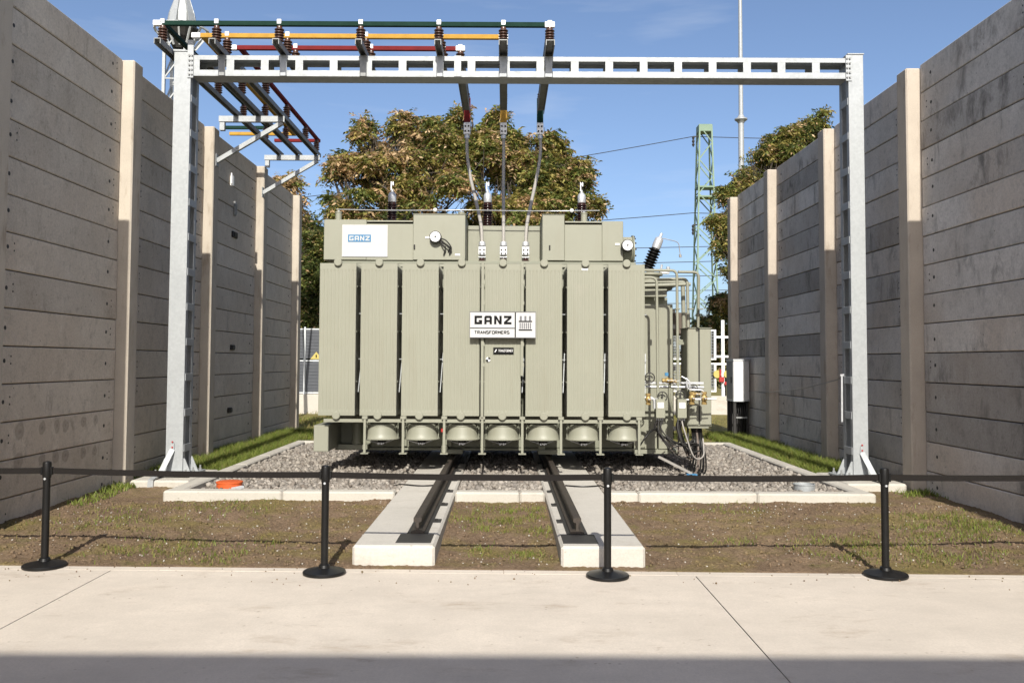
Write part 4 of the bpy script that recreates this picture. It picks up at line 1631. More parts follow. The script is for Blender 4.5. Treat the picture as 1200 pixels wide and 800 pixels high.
mb.build("pale_emblem", m_pale_ink, ws)

# ------------------------------------------------------------------ right end of the transformer
mb = MB()
mb.box(2.03, 2.392, 14.12, 15.9, 0.47, 2.74, 0.008)
part(mb, "end_chest", m_green)
mb = MB()
mb.box(2.412, 2.640, 14.10, 15.9, 0.47, 2.74, 0.008)
part(mb, "end_chest", m_green)
mb = MB()
mb.box(2.03, 2.72, 14.06, 15.9, 0.40, 0.462, 0.004)
part(mb, "end_foot", m_green)
mb = MB()
mb.box(2.04, 2.60, 14.35, 15.9, 2.741, 2.86)
part(mb, "chest_neck", m_green_dk)
mb = MB()
mb.box(2.03, 2.39, 14.15, 15.9, 2.861, 2.985, 0.005)
mb.box(2.40, 2.56, 14.15, 15.9, 2.861, 2.985, 0.005)
part(mb, "chest_lid", m_green)
mb = MB()
mb.box(2.03, 2.70, 14.45, 15.9, 3.0, 3.09)
part(mb, "chest_neck", m_green_dk)
mb = MB()
mb.box(2.03, 2.86, 14.2, 15.9, 3.091, 3.125, 0.003)
part(mb, "deck", m_green)
for zz in (0.75, 1.45, 1.7, 2.35, 2.6):
    mb = MB()
    mb.box(2.641, 2.69, 14.14, 14.22, zz, zz + 0.07, 0.004)
    part(mb, "hinge", m_dark)
# turret, tilted bushing
mb = MB()
mb.lathe([(0.0, 3.32), (0.22, 3.32), (0.22, 3.28), (0.17, 3.27), (0.17, 3.12)], (2.42, 15.0, 0), n=24)
part(mb, "turret", m_green, smooth=40)
bd = Vector((0.37, 0.0, 0.93)).normalized()
b0 = Vector((2.375, 15.0, 3.36))
mb = MB()
prof = [(0.12, 0.0), (0.12, 0.04), (0.08, 0.05)]
for k_ in range(7):
    z = 0.05 + k_ * 0.050
    prof += [(0.066, z), (0.108, z + 0.018), (0.108, z + 0.024), (0.068, z + 0.042)]
prof += [(0.07, 0.41), (0, 0.412)]
mb.lathe(prof, b0, bd, n=20)
tb = part(mb, "tilted_bushing", m_black, smooth=40)
mb = MB()
mb.lathe([(0.072, 0.405), (0.075, 0.44), (0.077, 0.47), (0.072, 0.57), (0.06, 0.59), (0.036, 0.605), (0.024, 0.62), (0.024, 0.68), (0, 0.682)], b0, bd, n=18)
mb.build("bushing_cap", m_silver, tb, 40)
p = b0 + bd * 0.60
mb = MB()
mb.tube(bez([tuple(p), (p.x + 0.14, 15.0, p.z - 0.03), (p.x + 0.30, 15.0, p.z - 0.08), (p.x + 0.33, 15.0, p.z - 0.20), (p.x + 0.34, 15.0, p.z - 0.29)], 6), 0.007, 6)
mb.cyl((p.x + 0.34, 15.0, p.z - 0.28), (p.x + 0.345, 15.0, p.z - 0.33), 0.022, n=8)
mb.build("test_lead", m_lead, tb, 60)
mb = MB()
mb.box(2.58, 2.74, 14.9, 15.0, 3.30, 3.36, 0.005)
mb.cyl((2.72, 14.92, 3.33), (2.72, 14.92, 3.42), 0.03, n=10)
mb.cyl((2.60, 14.95, 3.34), (2.62, 14.95, 3.46), 0.018, n=8)
part(mb, "bushing_fitting", m_silver)
# round end bell beside the right gauge
mb = MB()
mb.lathe([(0.0, 0.0), (0.20, 0.0), (0.21, 0.02), (0.21, 0.16), (0.25, 0.162), (0.25, 0.185), (0.10, 0.19), (0.0, 0.20)], (1.876, 14.42, 3.62), (1, 0, 0), n=28)
eb = part(mb, "end_bell", m_green_dk, smooth=35)
mb = MB()
for j in range(14):
    a = j * 2 * math.pi / 14
    mb.cyl((2.05, 14.42 + 0.23 * math.cos(a), 3.62 + 0.23 * math.sin(a)), (2.085, 14.42 + 0.23 * math.cos(a), 3.62 + 0.23 * math.sin(a)), 0.014, n=6)
mb.build("flange_bolt", m_dark, eb)
mb = MB()
mb.box(1.88, 2.04, 14.30, 14.6, 3.70, 3.83, 0.006)
mb.build("bell_box", m_green, eb)

# pipework in front of the end chest
PY = 13.42


def pipe(pts, r=0.021, mat=m_green, n=10):
    """pipe with rounded corners"""
    P = [Vector(q) for q in pts]
    out = [P[0]]
    for i in range(1, len(P) - 1):
        a, b = (P[i - 1] - P[i]), (P[i + 1] - P[i])
        rr = min(0.09, a.length * 0.45, b.length * 0.45)
        a, b = a.normalized(), b.normalized()
        for j in range(6):
            t = j / 5
            out.append(P[i] + a * rr * (1 - t) ** 2 + b * rr * t ** 2)
    out.append(P[-1])
    m_ = MB()
    m_.tube(out, r, n)
    return part(m_, "pipe", mat, smooth=60)


pipe([(2.02, PY, 3.205), (2.578, PY, 3.205), (2.588, PY, 1.02)])
pipe([(2.60, PY + 0.02, 3.185), (2.918, PY + 0.05, 3.185), (2.925, PY + 0.15, 2.36)])
pipe([(2.02, PY - 0.03, 3.095), (2.268, PY - 0.03, 3.095), (2.284, PY - 0.03, 1.02)])
pipe([(2.05, PY + 0.10, 3.06), (2.055, PY + 0.10, 1.3)], 0.016)
pipe([(2.30, PY + 0.2, 3.085), (2.775, PY + 0.2, 3.10), (2.785, PY + 0.2, 2.36)], 0.024)
pipe([(2.10, 14.0, 3.02), (2.9, 14.0, 3.05)], 0.03)
pipe([(2.84, 14.3, 3.1), (2.86, 14.3, 2.2)], 0.034)
for zz in (2.62, 1.5):
    mb = MB()
    mb.box(2.03, 2.98, PY + 0.03, PY + 0.05, zz, zz + 0.035, 0.003)
    if zz < 2:
        part(mb, "pipe_bracket", m_silver)
    else:
        for x in (2.055, 2.284, 2.588, 2.79, 2.93):
            m2 = MB()
            m2.box(x - 0.035, x + 0.035, PY - 0.03, PY + 0.08, zz, zz + 0.014, 0.002)
            part(m2, "pipe_clip", m_green)
# marshalling cabinet
mb = MB()
mb.box(2.775, 3.140, 13.66, 14.15, 0.862, 2.345, 0.006)
mb.box(2.79, 3.10, 13.68, 14.12, 0.83, 0.861)
cb = part(mb, "control_cabinet", m_green)
for (a, b) in ((2.783, 2.942), (2.962, 3.134)):
    mb = MB()
    mb.box(a, b, 13.638, 13.659, 0.885, 2.352, 0.005)
    mb.build("door", m_green, cb)
mb = MB()
mb.box(2.69, 2.78, 13.9, 14.1, 2.1, 2.18)
mb.box(2.69, 2.78, 13.9, 14.1, 1.2, 1.28)
mb.box(2.76, 3.145, 13.62, 14.16, 2.346, 2.3565)
part(mb, "cabinet_bracket", m_green_dk)


mb = MB()
mb.box(2.645, 2.772, 14.75, 15.9, 0.60, 2.50, 0.004)
part(mb, "gap_dark_box", m_dark)  # black box added so the gap reads as deep shade
mb = MB()
mb.box(2.66, 3.10, 15.0, 15.9, 2.30, 2.66, 0.01)
part(mb, "duct_box", m_duct)  # brown box of unknown use behind the cabinet
mb = MB()
mb.box(2.943, 2.961, 13.652, 13.659, 0.89, 2.34)
mb.build("dark_seam_strip", m_dark, cb)  # dark strip puts the shade of the door gap into colour


def valve(x, y, z, ax, mat=m_brass, s=1.0):
    """ball valve: body with two hexagon ends, stem, lever"""
    a = Vector((1, 0, 0)) if ax == 'x' else Vector((0, 0, 1))
    c = Vector((x, y, z))
    m_ = MB()
    m_.lathe([(0.0, -0.075 * s), (0.033 * s, -0.075 * s), (0.033 * s, -0.045 * s), (0.022 * s, -0.043 * s), (0.038 * s, -0.02 * s), (0.042 * s, 0.0), (0.038 * s, 0.02 * s),
              (0.022 * s, 0.043 * s), (0.033 * s, 0.045 * s), (0.033 * s, 0.075 * s), (0.0, 0.075 * s)], c, a, n=10)
    v = part(m_, "valve", mat, smooth=35)
    m_ = MB()
    m_.cyl(c + Vector((0, -0.03 * s, 0)), c + Vector((0, -0.085 * s, 0)), 0.010, n=8)
    m_.bar(c + Vector((0, -0.088 * s, 0)), c + Vector((0.11 * s, -0.095 * s, 0.015)), 0.018, 0.007)
    m_.build("lever", m_silver, v)
    return v


def wheel_valve(x, y, z, mat=m_green):
    m_ = MB()
    m_.lathe([(0.0, 0.0), (0.055, 0.0), (0.055, 0.02), (0.03, 0.025), (0.04, 0.07), (0.03, 0.11), (0.055, 0.115), (0.055, 0.135), (0.0, 0.135)], (x, y, z), (0, 1, 0), n=14)
    v = part(m_, "valve", mat, smooth=35)
    m_ = MB()
    R_ = 0.07
    pts_ = [(x + R_ * math.cos(j * math.pi / 8), y - 0.06, z + R_ * math.sin(j * math.pi / 8)) for j in range(17)]
    m_.tube(pts_, 0.009, 6)
    m_.bar((x - R_, y - 0.06, z), (x + R_, y - 0.06, z), 0.012, 0.008)
    m_.bar((x, y - 0.06, z - R_), (x, y - 0.06, z + R_), 0.012, 0.008)
    m_.cyl((x, y - 0.06, z), (x, y, z), 0.012, n=8)
    m_.build("hand_wheel", m_dark, v)


valve(2.39, 13.22, 1.56, 'x')
valve(2.47, 13.24, 1.545, 'x', m_brass, 0.8)
valve(2.09, 13.10, 1.29, 'z', m_brass, 1.1)
valve(2.77, 13.30, 1.30, 'z', m_brass, 1.25)
valve(2.95, 13.30, 1.30, 'z', m_brass, 1.25)
valve(2.83, 13.28, 1.36, 'x', m_brass, 0.7)
wheel_valve(2.12, 13.2, 1.60)
wheel_valve(2.33, 13.34, 1.32)
wheel_valve(2.60, 13.34, 1.34)
wheel_valve(2.80, 13.42, 1.43)
pipe([(2.03, PY, 1.46), (2.20, PY, 1.46), (2.97, PY, 1.455)], 0.020, m_silver)
pipe([(2.03, PY - 0.1, 1.30), (2.22, PY - 0.1, 1.30), (2.22, PY - 0.1, 1.14)], 0.024, m_silver)
pipe([(2.44, PY - 0.14, 1.54), (2.44, PY - 0.10, 1.30), (2.50, PY, 1.10)], 0.020)
pipe([(2.56, PY - 0.12, 1.27), (3.13, PY - 0.12, 1.29)], 0.013, m_silver)
pipe([(2.70, PY - 0.1, 1.60), (2.70, PY - 0.1, 1.42), (2.95, PY - 0.1, 1.42), (2.95, PY - 0.1, 1.30)], 0.014, m_silver)
pipe([(2.62, PY - 0.1, 1.62), (2.74, PY - 0.12, 1.55), (2.74, PY - 0.12, 1.45)], 0.012, m_silver)
mb = MB()
mb.box(2.355, 2.405, 13.20, 13.23, 1.625, 1.675, 0.003)
part(mb, "blue_tag", m_blue)
for x in (2.296, 2.614):
    mb = MB()
    mb.box(x - 0.068, x + 0.068, 13.24, 13.40, 1.005, 1.285, 0.006)
    jb = part(mb, "terminal_box", m_green)
    mb = MB()
    mb.box(x - 0.045, x + 0.045, 13.233, 13.2395, 1.155, 1.235)
    mb.build("label_plate", m_white, jb)
    mb = MB()
    for j in range(4):
        mb.cyl((x - 0.045 + j * 0.03, 13.32, 1.005), (x - 0.045 + j * 0.03, 13.32, 0.965), 0.012, n=8)
    mb.build("cable_gland", m_silver, jb)
# cables hanging below the boxes
cr = random.Random(5)
for j in range(16):
    x0 = (2.255 + 0.028 * (j % 4)) if j < 7 else (2.565 + 0.028 * (j % 4))
    x1 = cr.uniform(2.30, 2.90) if j < 7 else cr.uniform(2.50, 2.95)
    zb = cr.uniform(0.40, 0.66)
    y0 = 13.32
    ym = cr.uniform(13.25, 13.6)
    mb = MB()
    mb.tube(bez([(x0, y0, 0.97), (x0 + cr.uniform(-0.03, 0.03), ym, 0.82), ((x0 + x1) / 2 + cr.uniform(-0.05, 0.05), ym, zb),
                 (x1, ym + 0.1, zb + cr.uniform(-0.05, 0.08)), (x1 + cr.uniform(0.0, 0.12), ym + 0.25, cr.uniform(0.45, 0.85))], 7), cr.choice([0.009, 0.012, 0.016]), 7)
    part(mb, "hanging_cable", cr.choice([m_dark, m_dark, m_copper_cable, m_lead]), smooth=60)
for j in range(7):
    xa = 2.86 + 0.025 * j
    mb = MB()
    mb.tube(bez([(xa, 13.80, 0.85), (xa + 0.02, 13.78, 0.62), (xa - 0.04 + 0.012 * j, 13.62, 0.36), (xa - 0.16 + 0.02 * j, 13.40, 0.185), (xa - 0.30, 13.25 - 0.03 * j, 0.18)], 8),
            0.017 if j % 2 else 0.012, 8)
    part(mb, "ground_cable", m_black if j != 3 else m_copper_cable, smooth=60)
mb = MB()
mb.tube(bez([(1.98, 13.2, 0.60), (2.06, 13.2, 0.72), (2.16, 13.25, 0.82), (2.26, 13.3, 0.845)], 8), 0.012, 8)
part(mb, "hanging_cable", m_black, smooth=60)
mb = MB()
mb.bar((2.30, 13.45, 0.42), (2.75, 13.2, 0.20), 0.04, 0.03)
part(mb, "loose_conduit", m_lead)
mb = MB()
mb.box(2.66, 2.82, 13.15, 13.25, 0.17, 0.20, 0.01)
part(mb, "blue_tag", m_blue)

# ------------------------------------------------------------------ belt stanchions
post_prof = MB()
post_prof.cyl((0, 0, 0.03), (0, 0, 0.90), 0.0315, n=24)
post_me_o = None
base_mb = MB()
base_mb.lathe([(0.0, 0.0), (0.178, 0.0), (0.183, 0.004), (0.183, 0.018), (0.176, 0.026), (0.10, 0.040), (0.052, 0.052), (0.045, 0.075), (0.034, 0.082)], (0, 0, 0), n=48)
head_mb = MB()
head_mb.lathe([(0.0315, 0.775), (0.036, 0.778), (0.038, 0.80), (0.038, 0.90), (0.034, 0.915), (0.015, 0.922), (0, 0.923)], (0, 0, 0), n=24)
head_mb.box(0.034, 0.052, -0.016, 0.016, 0.802, 0.872, 0.003)
head_mb.box(-0.052, -0.034, -0.016, 0.016, 0.802, 0.872, 0.003)
clip_mb = MB()
clip_mb.cyl((0, -0.030, 0.770), (0, -0.040, 0.770), 0.010, n=10)
protos = None
ST = [(-4.046, 7.979, 'nearest the left plank wall'), (-1.541, 7.774, 'just left of the left track beam'),
      (0.880, 7.70, 'in front of the right track beam'), (3.275, 7.777, 'nearest the right plank wall')]
for i, (x, y, word) in enumerate(ST):
    st = thing("belt_stanchion", 'black belt stanchion %s at the pavement edge' % word, 'stanchion', (x, y, 0.004), 'belt stanchions along the pavement edge')
    if protos is None:
        protos = []
        for nm, mb_, mt in (("pole", post_prof, m_black), ("base", base_mb, m_black), ("head", head_mb, m_black), ("clip_screw", clip_mb, m_silver)):
            me = bpy.data.meshes.new(nm)
            me.from_pydata(mb_.v, [], mb_.f)
            me.materials.append(mt)
            me.polygons.foreach_set('use_smooth', [True] * len(me.polygons))
            me.set_sharp_from_angle(angle=R(35))
            protos.append((nm, me))
    for nm, me in protos:
        local_link(nm, me, st)
    # the belt drawn to the next post, or to the wall clip at the end of the row
    ends = []
    nx = ST[i + 1][:2] if i + 1 < len(ST) else (5.685, 7.95)
    ends.append(((x + 0.05, y), (nx[0] - 0.05, nx[1])))
    if i == 0:
        ends.append(((-5.36, 8.1), (x - 0.05, y)))
    for (pa, pb) in ends:
        n = 24
        vs, fs = [], []
        sag = 0.012
        for j in range(n + 1):
            u = j / n
            px = pa[0] + (pb[0] - pa[0]) * u
            py = pa[1] + (pb[1] - pa[1]) * u
            zz = 0.838 - sag * 4 * u * (1 - u) + 0.004
            hw = 0.026
            tw = 0.0015
            vs += [(px, py - tw, zz - hw), (px, py - tw, zz + hw), (px, py + tw, zz + hw), (px, py + tw, zz - hw)]
        for j in range(n):
            a = j * 4
            for q in range(4):
                r_ = (q + 1) % 4
                fs.append((a + q, a + r_, a + 4 + r_, a + 4 + q))
        fs.append((0, 3, 2, 1))
        fs.append((n * 4, n * 4 + 1, n * 4 + 2, n * 4 + 3))
        bm_ = MB()
        bm_.add(vs, fs)
        bm_.build("belt", m_belt, st)
for (x, y, word) in ((-5.362, 8.1, 'left'), (5.684, 7.95, 'right')):
    mb = MB()
    s_ = -1 if x < 0 else 1
    xa, xb = sorted((x + s_ * 0.004, x - s_ * 0.03))
    mb.box(xa, xb, y - 0.03, y + 0.03, 0.80, 0.885, 0.004)
    tag(mb.build("wall_clip", m_black), 'small black belt clip on the %s plank wall' % word, 'belt clip')

# ------------------------------------------------------------------ things on the gravel
t = thing("pipe_cover", 'round orange plastic pipe cover in the front left corner of the gravel', 'pipe cover', (-3.60, 11.82, 0.13))
mb = MB()
mb.lathe([(0.165, 0.0), (0.165, 0.085), (0.172, 0.087), (0.172, 0.102), (0.15, 0.108), (0.06, 0.110), (0.0, 0.110)], (-3.60, 11.82, 0.14), n=36)
mb.build("lid", m_orange, t, 35)
mb = MB()
mb.lathe([(0.160, 0.0), (0.160, 0.06), (0.15, 0.06)], (-3.60, 11.815, 0.10), n=30)
mb.build("socket", m_box, t, 35)
mb = MB()
mb.bar((-3.50, 11.62, 0.175), (-3.40, 11.74, 0.185), 0.05, 0.03)
mb.build("tongue", m_box, t)
t = thing("pipe_sleeve", 'short galvanised pipe sleeve standing in the front right corner of the gravel', 'pipe sleeve', (3.945, 11.88, 0.13))
mb = MB()
mb.lathe([(0.135, 0.0), (0.135, 0.10), (0.142, 0.104), (0.142, 0.115), (0.128, 0.115), (0.126, 0.02), (0.0, 0.02)], (3.945, 11.88, 0.125), n=36)
mb.build("sleeve", m_galv, t, 35)
mb = MB()
mb.lathe([(0.0, 0.0), (0.124, 0.0), (0.124, 0.004)], (3.945, 11.88, 0.20), n=30)
mb.build("cover_disc", m_galv_dark, t)

# ------------------------------------------------------------------ white cabinet by the right wall
t = thing("electric_cabinet", 'white electrical cabinet on a dark steel stand by the right wall', 'cabinet', (5.45, 20.8, 0.1))
plan = [(5.25, 20.6), (5.475, 20.6), (5.662, 20.80), (5.662, 21.25), (5.25, 21.25)]
mb = MB()
mb.prism(plan, lambda a, b, d: (a, b, d), 0.975, 1.875)
mb.build("housing", m_white, t)
mb = MB()
mb.prism([(5.235, 20.585), (5.482, 20.585), (5.672, 20.79), (5.672, 21.26), (5.235, 21.26)], lambda a, b, d: (a, b, d), 1.877, 1.91)
mb.prism([(5.24, 20.59), (5.48, 20.59), (5.668, 20.795), (5.668, 21.255), (5.24, 21.255)], lambda a, b, d: (a, b, d), 0.94, 0.973)
mb.build("rim", m_box, t)
mb = MB()
mb.box(5.236, 5.248, 20.63, 21.22, 0.99, 1.86, 0.002)
d_ = mb.build("door", m_box_side, t)
mb = MB()
mb.box(5.214, 5.235, 20.72, 20.76, 1.36, 1.50, 0.003)
mb.build("handle", m_black, d_)
for (x, y) in ((5.28, 20.66), (5.62, 20.85), (5.28, 21.2), (5.62, 21.2)):
    mb = MB()
    mb.box(x - 0.03, x + 0.03, y - 0.03, y + 0.03, 0.02, 0.938)
    mb.build("leg", m_dark, t)
mb = MB()
mb.box(5.27, 5.64, 21.0, 21.02, 0.02, 0.93)
mb.build("stand_shade_sheet", m_dark, t)  # dark sheet stands in for the shade inside the stand
mb = MB()
mb.box(5.31, 5.59, 20.72, 20.745, 0.55, 0.585)
mb.build("cross_rail", m_galv_dark, t)
for j in range(5):
    x = 5.35 + 0.05 * j
    mb = MB()
    mb.tube(bez([(x, 20.85, 0.94), (x + 0.01, 20.8, 0.6), (x - 0.01 + 0.01 * j, 20.85, 0.3), (x, 20.9, 0.06)], 5), 0.013, 6)
    mb.build("supply_cable", m_black, t, 60)
mb = MB()
pts = []
for j in range(25):
    u = j / 24
    pts.append((5.66 + (4.95 - 5.66) * u, 20.9 + (13.07 - 20.9) * u, 1.18 + (1.62 - 1.18) * u - 0.10 * 4 * u * (1 - u)))
mb.tube(pts, 0.009, 6)
tag(mb.build("cable", m_lead, smooth=60), 'thin grey cable slung from the white cabinet to the right gantry column', 'cable')
mb = MB()
mb.bar((4.885, 13.02, 1.64), (4.865, 12.98, 0.98), 0.022, 0.022)
mb.bar((4.86, 13.02, 1.65), (4.95, 13.02, 1.66), 0.03, 0.03)
tag(mb.build("earthing_rod", m_silver), 'slim bare rod hanging beside the right gantry column', 'rod')

# ------------------------------------------------------------------ fences behind
FY = 30.0
for (a, b, word) in ((-14.0, 4.9, 'left'), (5.0, 14.0, 'right')):
    mb = MB()
    mb.box(a, b, FY - 0.12, FY + 0.12, -0.1, 0.72, 0.02)
    tag(mb.build("plinth_wall", m_kerb), 'low white plinth wall under the %s' % ('dark slatted fence' if word == 'left' else 'white mesh gate'),
        'plinth wall', 'plinth walls behind the transformer')
t = thing("fence", 'dark grey slatted fence with pale rails behind the left wall end', 'fence', (-7, FY, 0.72))
x = -13.6
while x < 4.8:
    mb = MB()
    mb.box(x - 0.03, x + 0.03, FY - 0.03, FY + 0.03, 0.722, 2.96, 0.005)
    mb.build("post", m_box, t)
    if x + 2.3 < 5.2:
        for (z0, z1) in ((0.80, 1.79), (1.90, 2.86)):
            mb = MB()
            n = 9
            h = (z1 - z0) / n
            for k in range(n):
                mb.box(x + 0.04, x + 2.26, FY - 0.016, FY - 0.002, z0 + k * h + 0.006, z0 + (k + 1) * h - 0.006)
            mb.box(x + 0.04, x + 2.26, FY + 0.004, FY + 0.012, z0, z1)
            o = mb.build("slats", m_slat, t)
            o['kind'] = 'stuff'
        for z in (0.765, 1.83, 2.885):
            mb = MB()
            mb.box(x + 0.032, x + 2.268, FY - 0.025, FY + 0.02, z - 0.022, z + 0.022, 0.003)
            mb.build("rail", m_box, t)
    x += 2.3
mb = MB()
mb.prism([(-6.50, 1.885), (-6.105, 1.885), (-6.302, 2.13)], lambda a, b, d: (a, FY - 0.05 - d, b), 0, 0.012)
ws = tag(mb.build("warning_sign", m_yellow), 'yellow warning triangle on the dark slatted fence', 'sign')
mb = MB()
mb.prism([(-6.32, 1.93), (-6.285, 1.93), (-6.28, 2.03), (-6.325, 2.03)], lambda a, b, d: (a, FY - 0.0625 - d, b), 0, 0.002)
mb.build("warning_mark", m_ink, ws)
t = thing("mesh_gate", 'white two-leaf mesh gate beyond the right end of the transformer', 'gate', (7.2, FY, 0.72))
gx = [5.2, 6.62, 7.06, 7.29, 7.48, 9.2]
for (a, b) in ((5.25, 7.06), (7.50, 9.2)):
    for (z0, z1) in ((0.85, 1.82), (1.92, 2.93)):
        mb = MB()
        for xx in (a, b - 0.06):
            mb.box(xx, xx + 0.06, FY - 0.03, FY + 0.03, z0, z1, 0.004)
        mb.box(a + 0.061, b - 0.061, FY - 0.03, FY + 0.03, z0, z0 + 0.05, 0.004)
        mb.box(a + 0.061, b - 0.061, FY - 0.03, FY + 0.03, z1 - 0.05, z1, 0.004)
        mb.build("frame", m_white, t)
        mb = MB()
        xx = a + 0.1
        while xx < b - 0.08:
            mb.box(xx, xx + 0.012, FY - 0.006, FY + 0.006, z0 + 0.05, z1 - 0.05)
            xx += 0.06
        zz = z0 + 0.08
        while zz < z1 - 0.06:
            mb.box(a + 0.06, b - 0.06, FY + 0.007, FY + 0.015, zz, zz + 0.012)
            zz += 0.10
        o = mb.build("mesh", m_galv, t)
        o['kind'] = 'stuff'
mb = MB()
mb.box(7.235, 7.335, FY - 0.05, FY + 0.05, 0.722, 3.25, 0.006)
mb.build("post", m_white, t)
for zz in (1.4, 1.75, 2.0, 2.65):
    mb = MB()
    mb.box(7.061, 7.499, FY - 0.02, FY + 0.02, zz, zz + 0.07, 0.004)
    mb.build("hinge", m_white, t)
for (x, z, m, word) in ((7.08, 1.45, m_yellow, 'left'), (7.42, 1.45, m_yellow, 'right')):
    mb = MB()
    mb.cyl((x, FY - 0.10, z), (x, FY - 0.06, z), 0.13, n=20)
    tag(mb.build("marker_disc", m), 'round yellow disc hung on the white mesh gate, %s of the gate post' % word, 'disc', 'discs on the gate')
mb = MB()
mb.box(7.12, 7.30, FY - 0.16, FY - 0.11, 1.18, 1.36, 0.02)
mb.box(7.30, 7.62, FY - 0.16, FY - 0.11, 1.08, 1.20, 0.02)
mb.box(7.14, 7.20, FY - 0.16, FY - 0.11, 1.38, 1.60, 0.01)
tag(mb.build("hydrant_fitting", m_red), 'red pipe fitting in front of the white mesh gate', 'fitting')

# ------------------------------------------------------------------ mast, floodlight tower, pylon, wires
t = thing("mast", 'tall slim pale metal mast with a ring collar, beyond the right wall', 'mast', (8.22, FY, 0.09))
mb = MB()
mb.cyl((8.22, 31, 0.05), (8.22, 31, 10.4), 0.115, 0.095, n=20)
mb.cyl((8.22, 31, 10.4), (8.22, 31, 19.0), 0.080, 0.045, n=20)
mb.build("pole", m_galv, t, 40)
mb = MB()
mb.lathe([(0.11, 10.2), (0.13, 10.24), (0.22, 10.31), (0.22, 10.35), (0.12, 10.40), (0.10, 10.46), (0.08, 10.48)], (8.22, 31, 0), n=20)
mb.build("collar", m_galv, t, 40)

t = thing("floodlight_tower", 'pale lattice tower with a cluster of grey floodlight panels, beyond the left wall', 'tower', (-12.6, 34, 0.0))
cx, cy, hw = -12.62, 34.0, 0.40
for sx_ in (-1, 1):
    for sy in (-1, 1):
        mb = MB()
        mb.bar((cx + sx_ * hw, cy + sy * hw, 0), (cx + sx_ * hw, cy + sy * hw, 13.9), 0.11, 0.11)
        mb.build("leg", m_galv, t)
lt = MB()
z = 0.4
while z < 13.6:
    for sy in (-1, 1):
        lt.bar((cx - hw, cy + sy * hw, z), (cx + hw, cy + sy * hw, z + 1.1), 0.05, 0.05)
        lt.bar((cx + hw, cy + sy * hw, z), (cx - hw, cy + sy * hw, z + 0.02), 0.045, 0.045)
    for sx_ in (-1, 1):
        lt.bar((cx + sx_ * hw, cy - hw, z), (cx + sx_ * hw, cy + hw, z + 1.1), 0.05, 0.05)
    z += 1.1
lt.build("lattice", m_galv, t)
mb = MB()
mb.lathe([(0.3, 13.75), (0.62, 14.42), (0.66, 14.5), (0.66, 14.56), (0.2, 14.58)], (cx + 0.1, cy, 0), n=14)
mb.build("platform", m_dark, t)
mb = MB()
for a in range(14):
    an = a * 2 * math.pi / 14
    mb.bar((cx + 0.1 + 1.0 * math.cos(an), cy + 1.0 * math.sin(an), 14.5), (cx + 0.1 + 0.5 * math.cos(an), cy + 0.5 * math.sin(an), 13.8), 0.06, 0.06)
for a in range(14):
    a0, a1 = a * 2 * math.pi / 14, (a + 1) * 2 * math.pi / 14
    mb.bar((cx + 0.1 + 1.0 * math.cos(a0), cy + 1.0 * math.sin(a0), 14.5), (cx + 0.1 + 1.0 * math.cos(a1), cy + 1.0 * math.sin(a1), 14.5), 0.07, 0.07)
mb.build("platform_ring", m_box, t)
for a in range(9):
    an = a * 2 * math.pi / 9 + 0.2
    c, s_ = math.cos(an), math.sin(an)
    mb = MB()
    lo_, hi_ = 0.78, 0.28
    px_, py_ = -s_, c
    q = []
    for (r_, z_, wd_) in ((0.54, 14.72, 0.15), (0.47, 15.15, 0.15), (0.22, 15.95, 0.05)):
        for dd in (0.0, 0.12):
            rr = r_ - dd
            q += [(cx + 0.1 + c * rr + px_ * wd_, cy + s_ * rr + py_ * wd_, z_), (cx + 0.1 + c * rr - px_ * wd_, cy + s_ * rr - py_ * wd_, z_)]
    fs = []
    for lvl in range(2):
        b = lvl * 4
        fs += [(b, b + 1, b + 5, b + 4), (b + 2, b + 6, b + 7, b + 3), (b, b + 4, b + 6, b + 2), (b + 1, b + 3, b + 7, b + 5)]
    fs += [(0, 2, 3, 1), (8, 9, 11, 10)]
    mb.add(q, fs)
    mb.build("floodlight", m_galv, t)
t = thing("lattice_pylon", 'pale green lattice power pylon beyond the right end of the transformer', 'pylon', (13.4, 60, 0.0))
cx, cy = 13.42, 60.0


def hwid(z):
    return 0.40 + (17.8 - z) * 0.024


for sx_ in (-1, 1):
    for sy in (-1, 1):
        mb = MB()
        mb.bar((cx + sx_ * hwid(0), cy + sy * hwid(0), 0), (cx + sx_ * hwid(17.8), cy + sy * hwid(17.8), 17.8), 0.10, 0.10)
        mb.build("leg", m_pylon, t)
lt = MB()
z, k = 0.5, 0
while z < 17.0:
    h = 1.15
    a, b = hwid(z), hwid(z + h)
    for sg_ in (-1, 1):
        s1 = 1 if k % 2 else -1
        lt.bar((cx - s1 * a, cy + sg_ * a, z), (cx + s1 * b, cy + sg_ * b, z + h), 0.065, 0.065)
        lt.bar((cx + sg_ * a, cy - s1 * a, z), (cx + sg_ * b, cy + s1 * b, z + h), 0.065, 0.065)
    z += h
    k += 1
lt.build("lattice", m_pylon, t)
mb = MB()
mb.box(cx - 0.46, cx + 0.46, cy - 0.46, cy + 0.46, 17.35, 17.85, 0.03)
for z in (13.55, 12.9):
    mb.box(cx - 0.56, cx + 0.56, cy - 0.56, cy + 0.56, z, z + 0.10)
mb.build("head_frame", m_pylon, t)
mb = MB()
mb.bar((cx + 0.5, cy - 0.4, 13.6), (cx + 2.3, cy, 12.9), 0.10, 0.10)
mb.bar((cx + 0.5, cy + 0.4, 13.6), (cx + 2.3, cy, 12.9), 0.10, 0.10)
mb.bar((cx + 0.5, cy, 12.9), (cx + 2.3, cy, 12.85), 0.10, 0.10)
mb.build("cross_arm", m_pylon, t)
